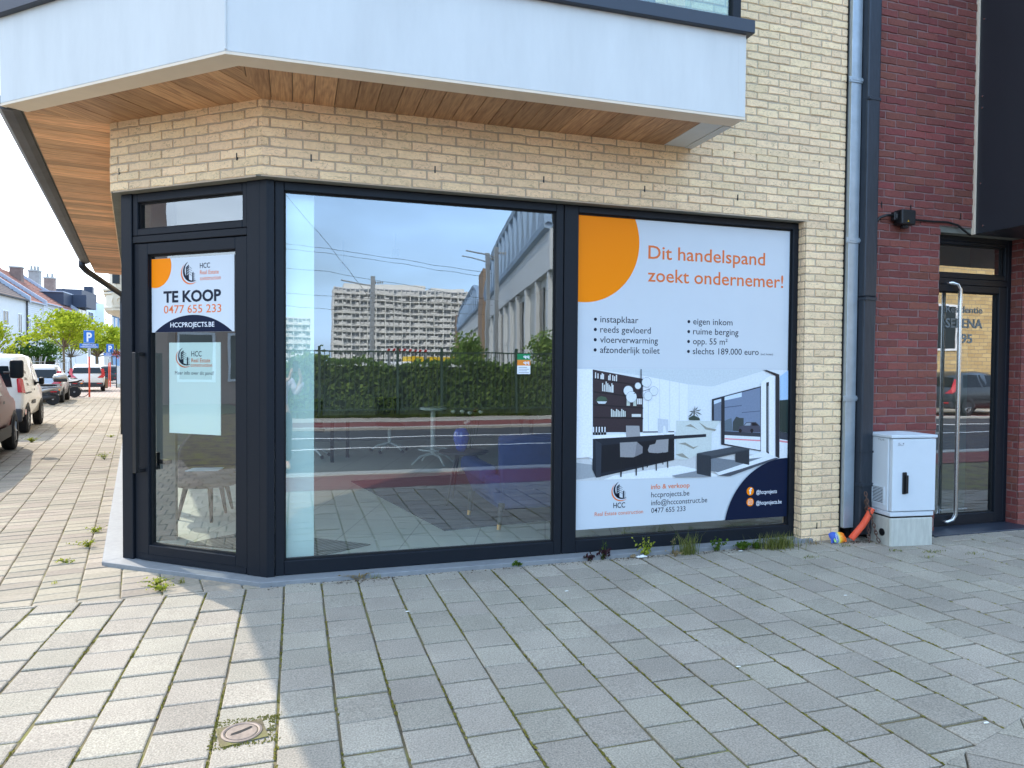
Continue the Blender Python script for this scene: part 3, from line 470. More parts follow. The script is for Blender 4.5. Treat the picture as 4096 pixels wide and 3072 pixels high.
PIC = [((222,230,234),[(2.119,1.395),(3.857,1.397),(3.871,0.668),(3.602,0.643),(3.259,0.546),(1.991,0.56),(1.993,0.733),(2.125,0.723)]),((203,214,218),[(2.122,1.395),(3.653,1.397),(3.148,1.262),(2.922,1.281),(2.537,1.346)]),((205,208,208),[(1.993,0.731),(2.088,0.735),(2.125,0.693),(2.816,0.702),(3.033,0.738),(3.666,0.708),(3.871,0.679),(3.745,0.672),(3.259,0.546),(1.991,0.56)]),((232,238,240),[(2.307,0.589),(2.865,0.647),(3.035,0.609),(3.259,0.546),(2.218,0.561)]),((160,166,170),[(1.995,0.697),(2.125,0.677),(2.125,0.642),(2.156,0.584),(2.051,0.573),(1.992,0.57)]),((56,46,52),[(2.119,1.392),(2.538,1.323),(2.543,0.913),(2.121,0.921)]),((33,30,36),[(2.117,1.329),(2.564,1.271),(2.564,1.261),(2.117,1.319)]),((33,30,36),[(2.118,1.231),(2.565,1.179),(2.565,1.169),(2.118,1.22)]),((33,30,36),[(2.119,1.133),(2.566,1.102),(2.566,1.092),(2.119,1.123)]),((33,30,36),[(2.12,1.037),(2.567,1.023),(2.567,1.012),(2.12,1.027)]),((222,226,226),[(2.14,1.37),(2.148,1.37),(2.149,1.326),(2.14,1.326)]),((222,226,226),[(2.16,1.362),(2.168,1.362),(2.169,1.324),(2.16,1.324)]),((222,226,226),[(2.184,1.353),(2.193,1.353),(2.193,1.32),(2.184,1.32)]),((222,226,226),[(2.194,1.364),(2.203,1.364),(2.203,1.319),(2.194,1.319)]),((222,226,226),[(2.204,1.357),(2.213,1.357),(2.213,1.318),(2.204,1.318)]),((222,226,226),[(2.248,1.346),(2.257,1.346),(2.257,1.312),(2.248,1.312)]),((222,226,226),[(2.259,1.357),(2.268,1.357),(2.268,1.311),(2.259,1.311)]),((222,226,226),[(2.281,1.349),(2.29,1.349),(2.291,1.308),(2.282,1.308)]),((222,226,226),[(2.296,1.341),(2.305,1.341),(2.305,1.306),(2.296,1.306)]),((222,226,226),[(2.311,1.352),(2.321,1.352),(2.321,1.304),(2.312,1.304)]),((214,220,218),[(2.198,1.29),(2.207,1.291),(2.208,1.229),(2.199,1.229)]),((214,220,218),[(2.213,1.277),(2.222,1.277),(2.222,1.227),(2.213,1.227)]),((214,220,218),[(2.227,1.301),(2.236,1.301),(2.237,1.225),(2.228,1.225)]),((214,220,218),[(2.24,1.288),(2.249,1.288),(2.25,1.224),(2.241,1.224)]),((214,220,218),[(2.252,1.276),(2.261,1.276),(2.261,1.222),(2.252,1.222)]),((214,220,218),[(2.263,1.264),(2.272,1.264),(2.273,1.221),(2.264,1.221)]),((214,220,218),[(2.274,1.288),(2.283,1.288),(2.284,1.219),(2.275,1.219)]),((214,220,218),[(2.283,1.276),(2.292,1.276),(2.293,1.218),(2.284,1.218)]),((206,214,208),[(2.273,1.094),(2.283,1.094),(2.284,1.035),(2.274,1.035)]),((206,214,208),[(2.287,1.085),(2.297,1.085),(2.297,1.035),(2.287,1.035)]),((206,214,208),[(2.301,1.077),(2.311,1.077),(2.312,1.035),(2.302,1.035)]),((206,214,208),[(2.315,1.093),(2.325,1.093),(2.325,1.035),(2.315,1.035)]),((206,214,208),[(2.328,1.085),(2.338,1.085),(2.339,1.034),(2.329,1.034)]),((206,214,208),[(2.342,1.077),(2.352,1.076),(2.353,1.034),(2.342,1.034)]),((206,214,208),[(2.358,1.093),(2.368,1.093),(2.368,1.034),(2.358,1.034)]),((206,214,208),[(2.371,1.084),(2.381,1.084),(2.382,1.034),(2.372,1.034)]),((206,214,208),[(2.385,1.076),(2.395,1.076),(2.396,1.034),(2.386,1.034)]),((230,234,234),[(2.491,1.171),(2.502,1.171),(2.502,1.128),(2.492,1.128)]),((230,234,234),[(2.505,1.171),(2.515,1.171),(2.516,1.128),(2.506,1.128)]),((230,234,234),[(2.519,1.171),(2.529,1.171),(2.53,1.127),(2.519,1.128)]),((214,218,214),[(2.447,1.054),(2.525,1.053),(2.525,1.031),(2.447,1.032)]),((196,206,196),[(2.402,1.18),(2.43,1.18),(2.431,1.118),(2.403,1.118)]),((196,206,196),[(2.457,1.18),(2.484,1.18),(2.485,1.115),(2.458,1.116)]),((25,26,32),[(2.122,0.966),(2.142,0.966),(2.143,0.9),(2.123,0.901)]),((226,230,234),[(2.126,0.962),(2.136,0.962),(2.137,0.921),(2.127,0.921)]),((25,26,32),[(2.145,0.966),(2.165,0.965),(2.166,0.9),(2.146,0.9)]),((226,230,234),[(2.15,0.962),(2.16,0.961),(2.16,0.92),(2.15,0.921)]),((25,26,32),[(2.168,0.965),(2.188,0.965),(2.189,0.899),(2.169,0.9)]),((226,230,234),[(2.173,0.961),(2.183,0.961),(2.183,0.92),(2.173,0.92)]),((25,26,32),[(2.192,0.965),(2.212,0.964),(2.213,0.899),(2.193,0.899)]),((226,230,234),[(2.196,0.961),(2.206,0.96),(2.207,0.92),(2.197,0.92)]),((25,26,32),[(2.215,0.964),(2.235,0.964),(2.236,0.898),(2.216,0.899)]),((226,230,234),[(2.22,0.96),(2.23,0.96),(2.23,0.919),(2.22,0.919)]),((206,216,220),[(2.155,1.153),(2.239,1.152),(2.224,1.134),(2.171,1.135)]),((70,92,74),[(2.144,1.155),(2.168,1.187),(2.194,1.192),(2.23,1.183),(2.244,1.159),(2.2,1.153)]),((232,238,244),[(2.54,1.346),(2.928,1.281),(2.931,0.907),(2.545,0.913)]),((196,204,212),[(2.581,1.339),(2.585,1.339),(2.591,0.918),(2.587,0.918)]),((196,204,212),[(2.68,1.322),(2.683,1.322),(2.689,0.916),(2.685,0.916)]),((196,204,212),[(2.767,1.308),(2.771,1.308),(2.776,0.914),(2.773,0.914)]),((196,204,212),[(2.85,1.294),(2.853,1.294),(2.859,0.913),(2.855,0.913)]),((240,244,248),[(2.123,0.899),(2.813,0.907),(2.814,0.892),(2.123,0.872)]),((60,56,64),[(2.543,0.919),(2.813,0.916),(2.813,0.909),(2.543,0.911)]),((34,40,50),[(2.123,0.871),(2.814,0.892),(2.817,0.691),(2.156,0.579),(2.125,0.642)]),((22,26,34),[(2.195,0.82),(2.814,0.861),(2.816,0.695),(2.197,0.613)]),((48,55,66),[(2.147,0.861),(2.198,0.834),(2.195,0.583),(2.156,0.579)]),((205,214,210),[(2.828,0.998),(3.23,0.99),(3.148,0.891),(3.15,0.761),(2.913,0.688),(2.832,0.695)]),((150,150,138),[(2.909,0.954),(2.957,0.969),(3.03,0.92),(2.981,0.942)]),((150,150,138),[(3.029,0.984),(3.104,0.94),(3.19,0.922),(3.178,0.909),(3.092,0.924)]),((150,150,138),[(2.851,0.817),(2.911,0.826),(2.984,0.787),(3.032,0.797),(2.984,0.771),(2.911,0.805)]),((150,150,138),[(2.828,0.733),(2.888,0.742),(2.949,0.697),(2.888,0.71)]),((38,42,52),[(2.814,0.88),(3.098,0.888),(3.099,0.865),(2.814,0.854)]),((150,150,152),[(2.349,0.838),(2.492,0.841),(2.507,0.81),(2.542,0.802),(2.541,0.752),(2.465,0.723),(2.353,0.727)]),((128,128,132),[(2.492,0.841),(2.542,0.802),(2.541,0.752),(2.476,0.728)]),((28,30,36),[(2.355,0.728),(2.373,0.728),(2.367,0.577),(2.355,0.577)]),((28,30,36),[(2.48,0.729),(2.496,0.728),(2.495,0.582),(2.485,0.583)]),((28,30,36),[(2.534,0.752),(2.545,0.752),(2.552,0.622),(2.542,0.622)]),((28,30,36),[(2.378,0.728),(2.387,0.728),(2.391,0.62),(2.382,0.62)]),((152,152,154),[(2.586,0.777),(2.602,0.813),(2.649,0.822),(2.66,0.851),(2.764,0.856),(2.761,0.754),(2.662,0.748),(2.594,0.756)]),((28,30,36),[(2.65,0.751),(2.662,0.751),(2.666,0.614),(2.657,0.614)]),((28,30,36),[(2.749,0.756),(2.761,0.756),(2.765,0.631),(2.756,0.632)]),((28,30,36),[(2.587,0.759),(2.596,0.759),(2.588,0.642),(2.579,0.642)]),((28,30,36),[(2.711,0.755),(2.718,0.755),(2.722,0.66),(2.714,0.66)]),((158,158,160),[(2.398,0.967),(2.511,0.963),(2.52,0.883),(2.401,0.878)]),((202,210,218),[(2.668,1.018),(2.76,1.007),(2.761,0.908),(2.671,0.903)]),((226,232,236),[(2.718,0.958),(2.732,0.959),(2.748,0.894),(2.713,0.886)]),((44,56,52),[(2.982,1.07),(2.957,1.047),(2.934,1.025),(2.962,1.036)]),((44,56,52),[(2.982,1.07),(2.962,1.071),(2.943,1.068),(2.967,1.063)]),((44,56,52),[(2.982,1.07),(2.975,1.093),(2.964,1.107),(2.98,1.087)]),((44,56,52),[(2.982,1.07),(2.991,1.097),(2.991,1.113),(2.996,1.092)]),((44,56,52),[(2.982,1.07),(3.007,1.093),(3.018,1.106),(3.012,1.087)]),((44,56,52),[(2.982,1.07),(3.026,1.079),(3.05,1.082),(3.031,1.072)]),((44,56,52),[(2.982,1.07),(3.032,1.056),(3.059,1.041),(3.037,1.046)]),((44,56,52),[(2.982,1.07),(3.017,1.039),(3.034,1.01),(3.022,1.027)]),((50,60,56),[(2.982,1.076),(2.991,1.076),(2.993,0.998),(2.983,0.998)]),((60,74,66),[(2.938,1.018),(2.98,1.038),(3.035,1.016),(3.041,0.997),(2.944,1.0)]),((38,44,54),[(3.146,1.163),(3.599,1.266),(3.609,0.738),(3.236,0.801),(3.233,0.99),(3.148,0.993)]),((198,216,232),[(3.164,1.152),(3.23,1.167),(3.231,1.122),(3.165,1.109)]),((108,122,142),[(3.165,1.122),(3.23,1.143),(3.233,0.99),(3.167,0.993)]),((120,136,160),[(3.261,1.18),(3.594,1.255),(3.601,0.887),(3.266,0.904)]),((205,222,236),[(3.261,1.181),(3.419,1.216),(3.42,1.18),(3.261,1.152)]),((88,102,126),[(3.262,1.1),(3.421,1.115),(3.421,1.107),(3.262,1.091)]),((88,102,126),[(3.422,1.057),(3.598,1.068),(3.598,1.061),(3.422,1.05)]),((62,72,74),[(3.34,0.979),(3.371,1.022),(3.403,1.011),(3.441,1.01),(3.443,0.901),(3.341,0.908)]),((96,112,124),[(3.264,0.991),(3.327,1.012),(3.341,0.908),(3.266,0.91)]),((56,62,72),[(3.266,0.907),(3.601,0.885),(3.602,0.854),(3.266,0.876)]),((226,232,236),[(3.266,0.876),(3.602,0.854),(3.604,0.745),(3.267,0.807)]),((226,140,148),[(3.267,0.852),(3.602,0.829),(3.602,0.818),(3.267,0.842)]),((74,76,90),[(3.392,0.913),(3.404,0.943),(3.442,0.95),(3.467,0.975),(3.557,0.976),(3.596,0.942),(3.601,0.892),(3.398,0.896)]),((150,162,176),[(3.448,0.949),(3.47,0.969),(3.508,0.97),(3.506,0.948)]),((24,26,34),[(3.518,0.97),(3.552,0.969),(3.583,0.947),(3.521,0.946)]),((20,20,26),[(3.395,0.911),(3.403,0.924),(3.418,0.923),(3.426,0.91),(3.419,0.893),(3.403,0.893)]),((20,20,26),[(3.504,0.909),(3.511,0.922),(3.527,0.921),(3.535,0.908),(3.527,0.89),(3.512,0.891)]),((170,205,238),[(3.782,1.345),(3.86,1.395),(3.864,1.15),(3.786,1.15)]),((40,56,54),[(3.781,1.15),(3.864,1.155),(3.87,0.881),(3.786,0.894)]),((58,64,74),[(3.786,0.894),(3.87,0.879),(3.871,0.82),(3.787,0.833)]),((228,234,238),[(3.787,0.833),(3.871,0.82),(3.874,0.668),(3.79,0.675)]),((226,140,148),[(3.787,0.823),(3.871,0.812),(3.871,0.798),(3.787,0.81)]),((236,240,242),[(3.599,1.295),(3.68,1.35),(3.732,1.35),(3.745,0.678),(3.666,0.713),(3.609,0.732)]),((38,42,50),[(3.616,1.397),(3.653,1.397),(3.774,1.361),(3.787,0.676),(3.753,0.677),(3.74,1.35)]),((36,40,48),[(3.649,1.295),(3.675,1.3),(3.687,0.71),(3.66,0.728)]),((205,212,216),[(3.666,1.267),(3.671,1.27),(3.681,0.73),(3.676,0.732)]),((228,234,238),[(3.626,0.737),(3.785,0.675),(3.538,0.604),(3.222,0.553),(3.158,0.604)]),((140,146,152),[(2.794,0.57),(3.017,0.599),(3.147,0.548),(2.83,0.554)]),((120,128,136),[(3.145,0.702),(3.37,0.671),(3.498,0.68),(3.627,0.687),(3.209,0.581),(3.146,0.594)]),((76,82,92),[(3.209,0.554),(3.41,0.597),(3.753,0.681),(3.785,0.674),(3.322,0.546)]),((72,80,88),[(3.015,0.738),(3.343,0.781),(3.499,0.761),(3.144,0.711),(3.142,0.691)]),((48,55,63),[(3.015,0.736),(3.142,0.713),(3.145,0.548),(3.017,0.577)]),((60,68,76),[(3.142,0.711),(3.499,0.761),(3.499,0.744),(3.142,0.689)]),((46,52,60),[(3.367,0.732),(3.497,0.751),(3.499,0.629),(3.368,0.658)]),((44,50,60),[(2.515,1.397),(2.523,1.397),(2.525,1.202),(2.517,1.202)]),((166,176,182),[(2.609,1.296),(2.606,1.282),(2.599,1.271),(2.588,1.262),(2.575,1.257),(2.56,1.257),(2.547,1.262),(2.535,1.271),(2.528,1.282),(2.525,1.296),(2.528,1.309),(2.535,1.321),(2.546,1.33),(2.559,1.335),(2.574,1.335),(2.587,1.33),(2.599,1.321),(2.606,1.309)]),((222,230,232),[(2.605,1.296),(2.603,1.284),(2.597,1.273),(2.587,1.265),(2.574,1.26),(2.561,1.26),(2.548,1.265),(2.538,1.273),(2.531,1.284),(2.529,1.296),(2.531,1.308),(2.537,1.319),(2.547,1.327),(2.56,1.332),(2.573,1.332),(2.586,1.327),(2.596,1.319),(2.603,1.308)]),((166,176,182),[(2.521,1.269),(2.52,1.26),(2.515,1.252),(2.508,1.246),(2.499,1.243),(2.489,1.243),(2.48,1.246),(2.473,1.252),(2.468,1.26),(2.466,1.269),(2.467,1.278),(2.472,1.286),(2.479,1.292),(2.488,1.295),(2.498,1.295),(2.507,1.292),(2.514,1.286),(2.519,1.278)]),((222,230,232),[(2.518,1.269),(2.516,1.261),(2.512,1.254),(2.506,1.249),(2.498,1.246),(2.49,1.246),(2.482,1.249),(2.475,1.254),(2.471,1.261),(2.469,1.269),(2.471,1.277),(2.475,1.284),(2.481,1.289),(2.489,1.292),(2.497,1.292),(2.505,1.289),(2.512,1.284),(2.516,1.277)]),((166,176,182),[(2.454,1.232),(2.451,1.218),(2.444,1.207),(2.434,1.198),(2.42,1.193),(2.406,1.193),(2.393,1.198),(2.382,1.207),(2.374,1.219),(2.372,1.232),(2.374,1.245),(2.381,1.257),(2.392,1.266),(2.405,1.27),(2.419,1.27),(2.433,1.266),(2.444,1.257),(2.451,1.245)]),((222,230,232),[(2.45,1.232),(2.448,1.219),(2.442,1.209),(2.432,1.201),(2.42,1.196),(2.407,1.196),(2.394,1.201),(2.384,1.209),(2.378,1.22),(2.375,1.232),(2.377,1.244),(2.384,1.255),(2.393,1.263),(2.406,1.267),(2.419,1.267),(2.431,1.263),(2.441,1.255),(2.448,1.244)]),((166,176,182),[(2.668,1.229),(2.666,1.217),(2.659,1.206),(2.649,1.198),(2.637,1.193),(2.623,1.193),(2.611,1.198),(2.6,1.206),(2.594,1.217),(2.591,1.229),(2.593,1.242),(2.6,1.252),(2.61,1.261),(2.622,1.265),(2.636,1.265),(2.648,1.26),(2.659,1.252),(2.666,1.241)]),((222,230,232),[(2.665,1.229),(2.663,1.218),(2.657,1.208),(2.647,1.2),(2.636,1.197),(2.624,1.197),(2.612,1.201),(2.603,1.208),(2.597,1.218),(2.595,1.229),(2.597,1.241),(2.602,1.25),(2.612,1.258),(2.623,1.262),(2.635,1.262),(2.647,1.258),(2.656,1.25),(2.662,1.24)]),((166,176,182),[(2.617,1.192),(2.615,1.18),(2.609,1.169),(2.599,1.161),(2.587,1.157),(2.574,1.157),(2.562,1.162),(2.552,1.169),(2.545,1.18),(2.543,1.192),(2.545,1.204),(2.551,1.214),(2.561,1.222),(2.573,1.226),(2.586,1.226),(2.598,1.222),(2.608,1.214),(2.615,1.204)]),((222,230,232),[(2.614,1.192),(2.612,1.181),(2.606,1.171),(2.597,1.164),(2.586,1.16),(2.575,1.16),(2.564,1.164),(2.554,1.171),(2.549,1.181),(2.546,1.192),(2.548,1.203),(2.554,1.212),(2.563,1.219),(2.574,1.223),(2.585,1.223),(2.596,1.219),(2.606,1.212),(2.612,1.203)]),((166,176,182),[(2.485,1.185),(2.483,1.17),(2.475,1.157),(2.463,1.147),(2.448,1.142),(2.432,1.142),(2.417,1.148),(2.405,1.157),(2.397,1.171),(2.394,1.185),(2.396,1.2),(2.404,1.213),(2.416,1.223),(2.431,1.228),(2.447,1.228),(2.462,1.223),(2.474,1.213),(2.482,1.2)]),((222,230,232),[(2.482,1.185),(2.48,1.171),(2.472,1.159),(2.461,1.15),(2.447,1.145),(2.433,1.145),(2.419,1.15),(2.407,1.159),(2.4,1.172),(2.397,1.185),(2.4,1.199),(2.407,1.211),(2.418,1.22),(2.432,1.225),(2.446,1.225),(2.46,1.22),(2.472,1.211),(2.479,1.199)]),((44,50,60),[(2.459,1.211),(2.597,1.247),(2.597,1.244),(2.459,1.207)]),((236,240,244),[(1.986,1.394),(2.117,1.395),(2.125,0.723),(2.089,0.735),(1.993,0.733)])]
# ---------------------------------------------------------------- signs on the glass
def flat(name, c, rough=.4): return M(name, c, rough, spec=.15)
v_white = M("vinyl_white", C(206,214,219), .35, spec=.4, var=.02, vs=3); v_or = flat("vinyl_orange", C(255,142,0)); v_ot = flat("print_orange", C(228,122,66)); v_nv = flat("vinyl_navy", C(16,28,54)); v_bk = flat("print_dark", C(34,40,54)); v_wt = flat("print_white", C(232,236,240))
def crescent(cx, cy, q, a0, a1, th, n=26):
    o = []; i = []
    for k in range(n+1):
        t = k/n; a = R(a0+(a1-a0)*t); w = th*math.sin(math.pi*t)**.8; o.append((cx+q*math.cos(a), cy+q*math.sin(a))); i.append((cx+(q-w)*math.cos(a), cy+(q-w)*math.sin(a)))
    return o+i[::-1]
def logo(fr, x0, z0, kx, kz, d, par):        # image units: 527..867 wide, y down -15..410
    g = lambda p: (x0+(p[0]-527)*kx, z0+(405-p[1])*kz)
    def strips(pts, mb):                     # crescents as quads
        n_ = len(pts)//2; I = pts[n_:][::-1]
        for k in range(n_-1): poly(fr, [g(p) for p in (pts[k],pts[k+1],I[k+1],I[k])], d, mb)
    a = MB(); strips(crescent(735,205,206,232,50,30), a); a.build("logo_ring", v_ot, par)
    a = MB(); strips(crescent(765,175,192,247,58,44), a)
    P = lambda *q: poly(fr, [g(p) for p in q], d, a)
    P((640,97),(660,84),(660,300),(640,285)); P((660,82),(705,50),(705,80),(660,112))
    for y in (118,158,200,243): P((660,y),(705,y-32),(705,y-4),(660,y+26)); P((705,y-36),(770,y+8),(770,y+15),(705,y-26))
    P((660,265),(705,238),(705,348),(660,330)); P((640,285),(662,300),(662,332),(640,312))
    P((775,205),(803,184),(803,345),(775,345))
    for y in (205,232,262,292,318): P((803,y),(840,y+22),(840,y+28),(803,y+9))
    a.build("logo_mark", v_bk, par)
PF = lambda a,z,d=0: FRONT(a,z,d)
po = thing("window_poster", (2.93,-.003,.2), "large white sales poster with orange disc and an office picture, covering the right shop window", "poster")
SEP = .0004
MB().add([PF(*p,.003) for p in ((1.992,.192),(3.867,.192),(3.867,2.536),(1.992,2.536))], [(0,1,2,3)]).build("sheet", v_white, po)
mb = MB(); poly(PF, [p for p in circ(2.037,2.349,.459,180) if 1.9922 < p[0] and p[1] < 2.5358] and clip(clip(circ(2.037,2.349,.459,120),1,0,1.9922),0,-1,-2.5358), .0035, mb); mb.build("orange_disc", v_or, po)
text("Dit handelspand", PF, 2.573,3.625,2.242,.100,.0036,v_ot,po,"headline",.009)
text("zoekt ondernemer!", PF, 2.570,3.803,2.068,.100,.0036,v_ot,po,"headline",.009)
add = MB()
for k,(t,x1) in enumerate((("instapklaar",2.495),("reeds gevloerd",2.602),("vloerverwarming",2.664),("afzonderlijk toilet",2.680))):
    add = MB(); z = 1.7455-.0763*k; poly(PF, circ(2.139,z+.021,.0125,16), .0036, add); text(t,PF,2.179,x1,z,.048,.0036,None,None,bold=.002,add=add); add.build("bullet_line", v_bk, po)
for k,(t,x1) in enumerate((("eigen inkom",3.328),("ruime berging",3.385),("opp. 55 m\u00b2",3.285),("slechts 189.000 euro",3.578))):
    add = MB(); z = 1.750-.0775*k; poly(PF, circ(2.932,z+.020,.0125,16), .0036, add); text(t,PF,2.971,x1,z,.048,.0036,None,None,bold=.002,add=add); add.build("bullet_line", v_bk, po)
text("(excl. kosten)",PF,3.598,3.715,1.517,.016,.0036,v_bk,po,"small_print",.002)
MB().bx(PF,1.992,3.866,1.4055,1.4075,.003,.0034).build("seam", flat("seam_grey", C(196,204,212)), po)
pc = MB(); cols = []; 
for k,(c,pts) in enumerate(PIC):
    if c not in cols: cols.append(c)
    poly(PF, [(min(max(a,1.993),3.866),z) for a,z in pts], .0034+.00006*k, pc, cols.index(c))
top = .0034+.00006*len(PIC)
pc.build("office_picture", [M("picture_ink", C(*c), .35, spec=.4, var=.10, vs=14, stretch=(5,1,5)) for c in cols], po)
mb = MB(); poly(PF, clip(clip(clip(circ(3.865,.08,.596,120),-1,0,-3.8665),0,1,.1925),1,0,3.0), top+.0006, mb); mb.build("navy_disc", v_nv, po)
logo(PF, 2.284, .393, .000387, .000361, .0038, po)
text("HCC",PF,2.302,2.401,.341,.040,.0038,v_bk,po,bold=.012)
text("Real Estate construction",PF,2.149,2.554,.288,.029,.0038,v_ot,po,bold=.004)
text("info & verkoop",PF,2.619,2.958,.471,.036,.0038,v_ot,po,bold=.012)
text("hccprojects.be",PF,2.622,2.957,.407,.040,.0038,v_bk,po,"contact_line",.002); text("info@hccconstruct.be",PF,2.623,3.119,.345,.040,.0038,v_bk,po,"contact_line",.002); text("0477 655 233",PF,2.624,2.924,.286,.038,.0038,v_bk,po,"contact_line",.002)
dd = top+.0011
for z,t,x1 in ((.416,"@hccprojects",3.767),(.328,"@hccprojects.be",3.815)):
    mb = MB(); poly(PF, circ(3.512,z,.034,32), dd, mb); ic = mb.build("social_icon", v_or, po)
    if z > .4: text("f",PF,3.500,3.528,z-.022,.048,dd+.0004,v_wt,ic,"icon_mark",.03)
    else:
        mb = MB(); g = lambda x,zz: (3.512+x, z+zz)
        for a,b_,c_,d_ in ((-.020,-.020,.020,-.0165),(-.020,.0165,.020,.020),(-.020,-.0165,-.0165,.0165),(.0165,-.0165,.020,.0165)): poly(PF,[g(a,b_),g(c_,b_),g(c_,d_),g(a,d_)],dd+.0004,mb)
        for k in range(16):
            A0,A1 = 2*math.pi*k/16, 2*math.pi*(k+1)/16; poly(PF,[g(.010*math.cos(A0),.010*math.sin(A0)),g(.010*math.cos(A1),.010*math.sin(A1)),g(.007*math.cos(A1),.007*math.sin(A1)),g(.007*math.cos(A0),.007*math.sin(A0))],dd+.0004,mb)
        mb.build("icon_mark", v_wt, ic)
    text(t,PF,3.569,x1,z-.026,.031,dd,v_wt,po,bold=.010)
# for-sale sign on the door
DF = lambda a,z,d=0: FD(a,z,d)
sg = thing("sale_sign", FD(-.68,1.62,.01), "white for sale sign with orange quarter disc, taped inside the top of the glass door", "sign")
sg["label"] = "white for sale sign with orange disc and navy base on the glass door"
MB().bx(DF,-1.045,-.312,1.627,2.136,.003,.008).build("board", v_white, sg)
mb = MB(); poly(DF, clip(clip(circ(-1.005,2.083,.148,80),1,0,-1.0445),0,-1,-2.1355), .0085, mb); mb.build("orange_disc", v_or, sg)
mb = MB(); q = clip(clip(clip(circ(-.668,1.18,.563,160),1,0,-1.0445),-1,0,.3125),0,1,1.6275); poly(DF, q, .0085, mb); mb.build("navy_base", v_nv, sg)
logo(DF, -.772, 1.952, .000405, .000375, .0087, sg)
text("HCC",DF,-.604,-.516,2.056,.034,.0087,v_bk,sg,bold=.010)
text("Real Estate",DF,-.604,-.442,2.014,.027,.0087,v_ot,sg,bold=.004); text("construction",DF,-.603,-.425,1.975,.027,.0087,v_ot,sg,bold=.004)
text("TE KOOP",DF,-.930,-.423,1.834,.076,.0087,v_bk,sg,bold=.034)
text("0477 655 233",DF,-.927,-.421,1.757,.054,.0087,v_ot,sg,bold=.004)
text("HCCPROJECTS.BE",DF,-.867,-.480,1.661,.032,.0092,v_wt,sg,bold=.008)
# info sheet behind the door glass
sh = thing("info_sheet", FD(-.67,.93,-.01), "pale green info sheet with small logo behind the door glass below the sale sign", "sheet")
m_sheet = M("paper", C(226,240,236), .6)
MB().bx(DF,-.898,-.444,.930,1.556,-.012,-.008).build("paper", m_sheet, sh)
logo(DF, -.838, 1.386, .00040, .00033, -.0075, sh)
text("HCC",DF,-.698,-.607,1.461,.036,-.0075,v_bk,sh,bold=.006)
text("Real Estate",DF,-.698,-.532,1.421,.027,-.0075,v_ot,sh,bold=.008); text("construction",DF,-.703,-.516,1.391,.024,-.0075,v_ot,sh,bold=.008)
text("Meer info over dit pand?",DF,-.845,-.500,1.336,.024,-.0075,v_bk,sh)
# permit card in the main window
pm = thing("permit_card", (1.58,-.004,1.355), "small green, orange and white card stuck on the main window near the mullion", "card")
IN = lambda a,z,d=0: FRONT(a,z,.004+d)
MB().bx(IN,1.529,1.628,1.355,1.416,-.002,0).build("white_field", v_wt, pm); MB().bx(IN,1.529,1.628,1.416,1.457,-.002,0).build("orange_field", flat("card_orange", C(226,140,60)), pm); MB().bx(IN,1.529,1.628,1.457,1.501,-.002,0).build("green_field", flat("card_green", C(40,130,84)), pm)
text("qq",IN,1.575,1.62,1.430,.022,.0006,v_wt,pm,bold=.03); text("qq",IN,1.575,1.62,1.473,.022,.0006,v_wt,pm,bold=.03)
mb = MB()
for k in range(4): mb.bx(IN,1.538,1.618-.015*(k%2),1.364+.012*k,1.368+.012*k,0,.0005)
mb.build("printed_lines", flat("card_grey", C(150,150,150)), pm)
# ---------------------------------------------------------------- joint strip, downpipe
cs = thing("cover_strip", (4.36,-.15,0), "galvanised metal cover strip running up the joint between cream and red brick", "cover strip")
MB().box(4.305,-.165,.10,4.405,-.10,7).build("strip", m_zinc, cs, bevel=.003)
MB().box(4.297,-.128,.02,4.304,-.05,7).build("edge_seal", m_seal, cs)
for z in (3.757,2.46,1.169): MB().box(4.275,-.172,z-.022,4.415,-.1655,z+.022).box(4.272,-.180,z-.012,4.292,-.172,z+.012).box(4.395,-.180,z-.010,4.413,-.172,z+.010).box(4.31,-.175,z-.006,4.38,-.172,z+.006).build("bracket", m_zinc, cs, bevel=.002)
dp = thing("drain_pipe", (4.47,-.17,0), "dark grey square downpipe on the red brick beside the galvanised strip", "downpipe")
mb = MB(); mb.box(4.412,-.225,.05,4.535,-.12,2.0); mb.build("lower_pipe", m_pipe, dp, bevel=.012, seg=2)
MB().box(4.409,-.228,2.0,4.538,-.118,7).build("upper_pipe", m_pipe, dp, bevel=.012, seg=2)
for z in (3.6,1.985,.462): MB().box(4.408,-.233,z-.012,4.54,-.14,z+.012).box(4.412,-.245,z-.014,4.437,-.233,z+.014).build("clamp", m_pipe, dp, bevel=.002)
MB().box(4.410,-.229,.725,4.537,-.119,.74).build("collar", m_pipe, dp)
MB().box(4.39,-.10,0,4.62,-.06,7).build("backing", m_seal, dp)
# ---------------------------------------------------------------- red brick neighbour
RB = thing("red_brick_building", (5.8,0,0), "dark red brick apartment building with black overhanging bay and recessed glass door", "building")
RFm = lambda a,z,d=0: FRONT(a,z,.131+d)
mb = MB(); bricks(mb, RFm, 4.595, 5.30, -.01, 2.66, L=.215, H=.0645, j=.010, dep=.006, ph=.03)
bricks(mb, RFm, 4.595, 5.66, 2.66, 6.0, L=.215, H=.0645, j=.010, dep=.006, ph=.07)
bricks(mb, RFm, 6.28, 8.2, -.01, 2.62, L=.215, H=.0645, j=.010, dep=.006, ph=6.28)
bricks(mb, lambda a,z,d=0: Vector((6.28-d,-.125+a,z)), 0, .15, -.01, 2.60, L=.108, H=.0645, j=.010, dep=.006)
for q,z in ((4.66,2.78),(4.97,2.775),(5.52,2.745)): mb.bx(RFm,q-.005,q+.005,z-.027,z+.027,-.003,.0075,2)
mb.build("wall", [m_redbrick, m_redmortar, m_black], RB)
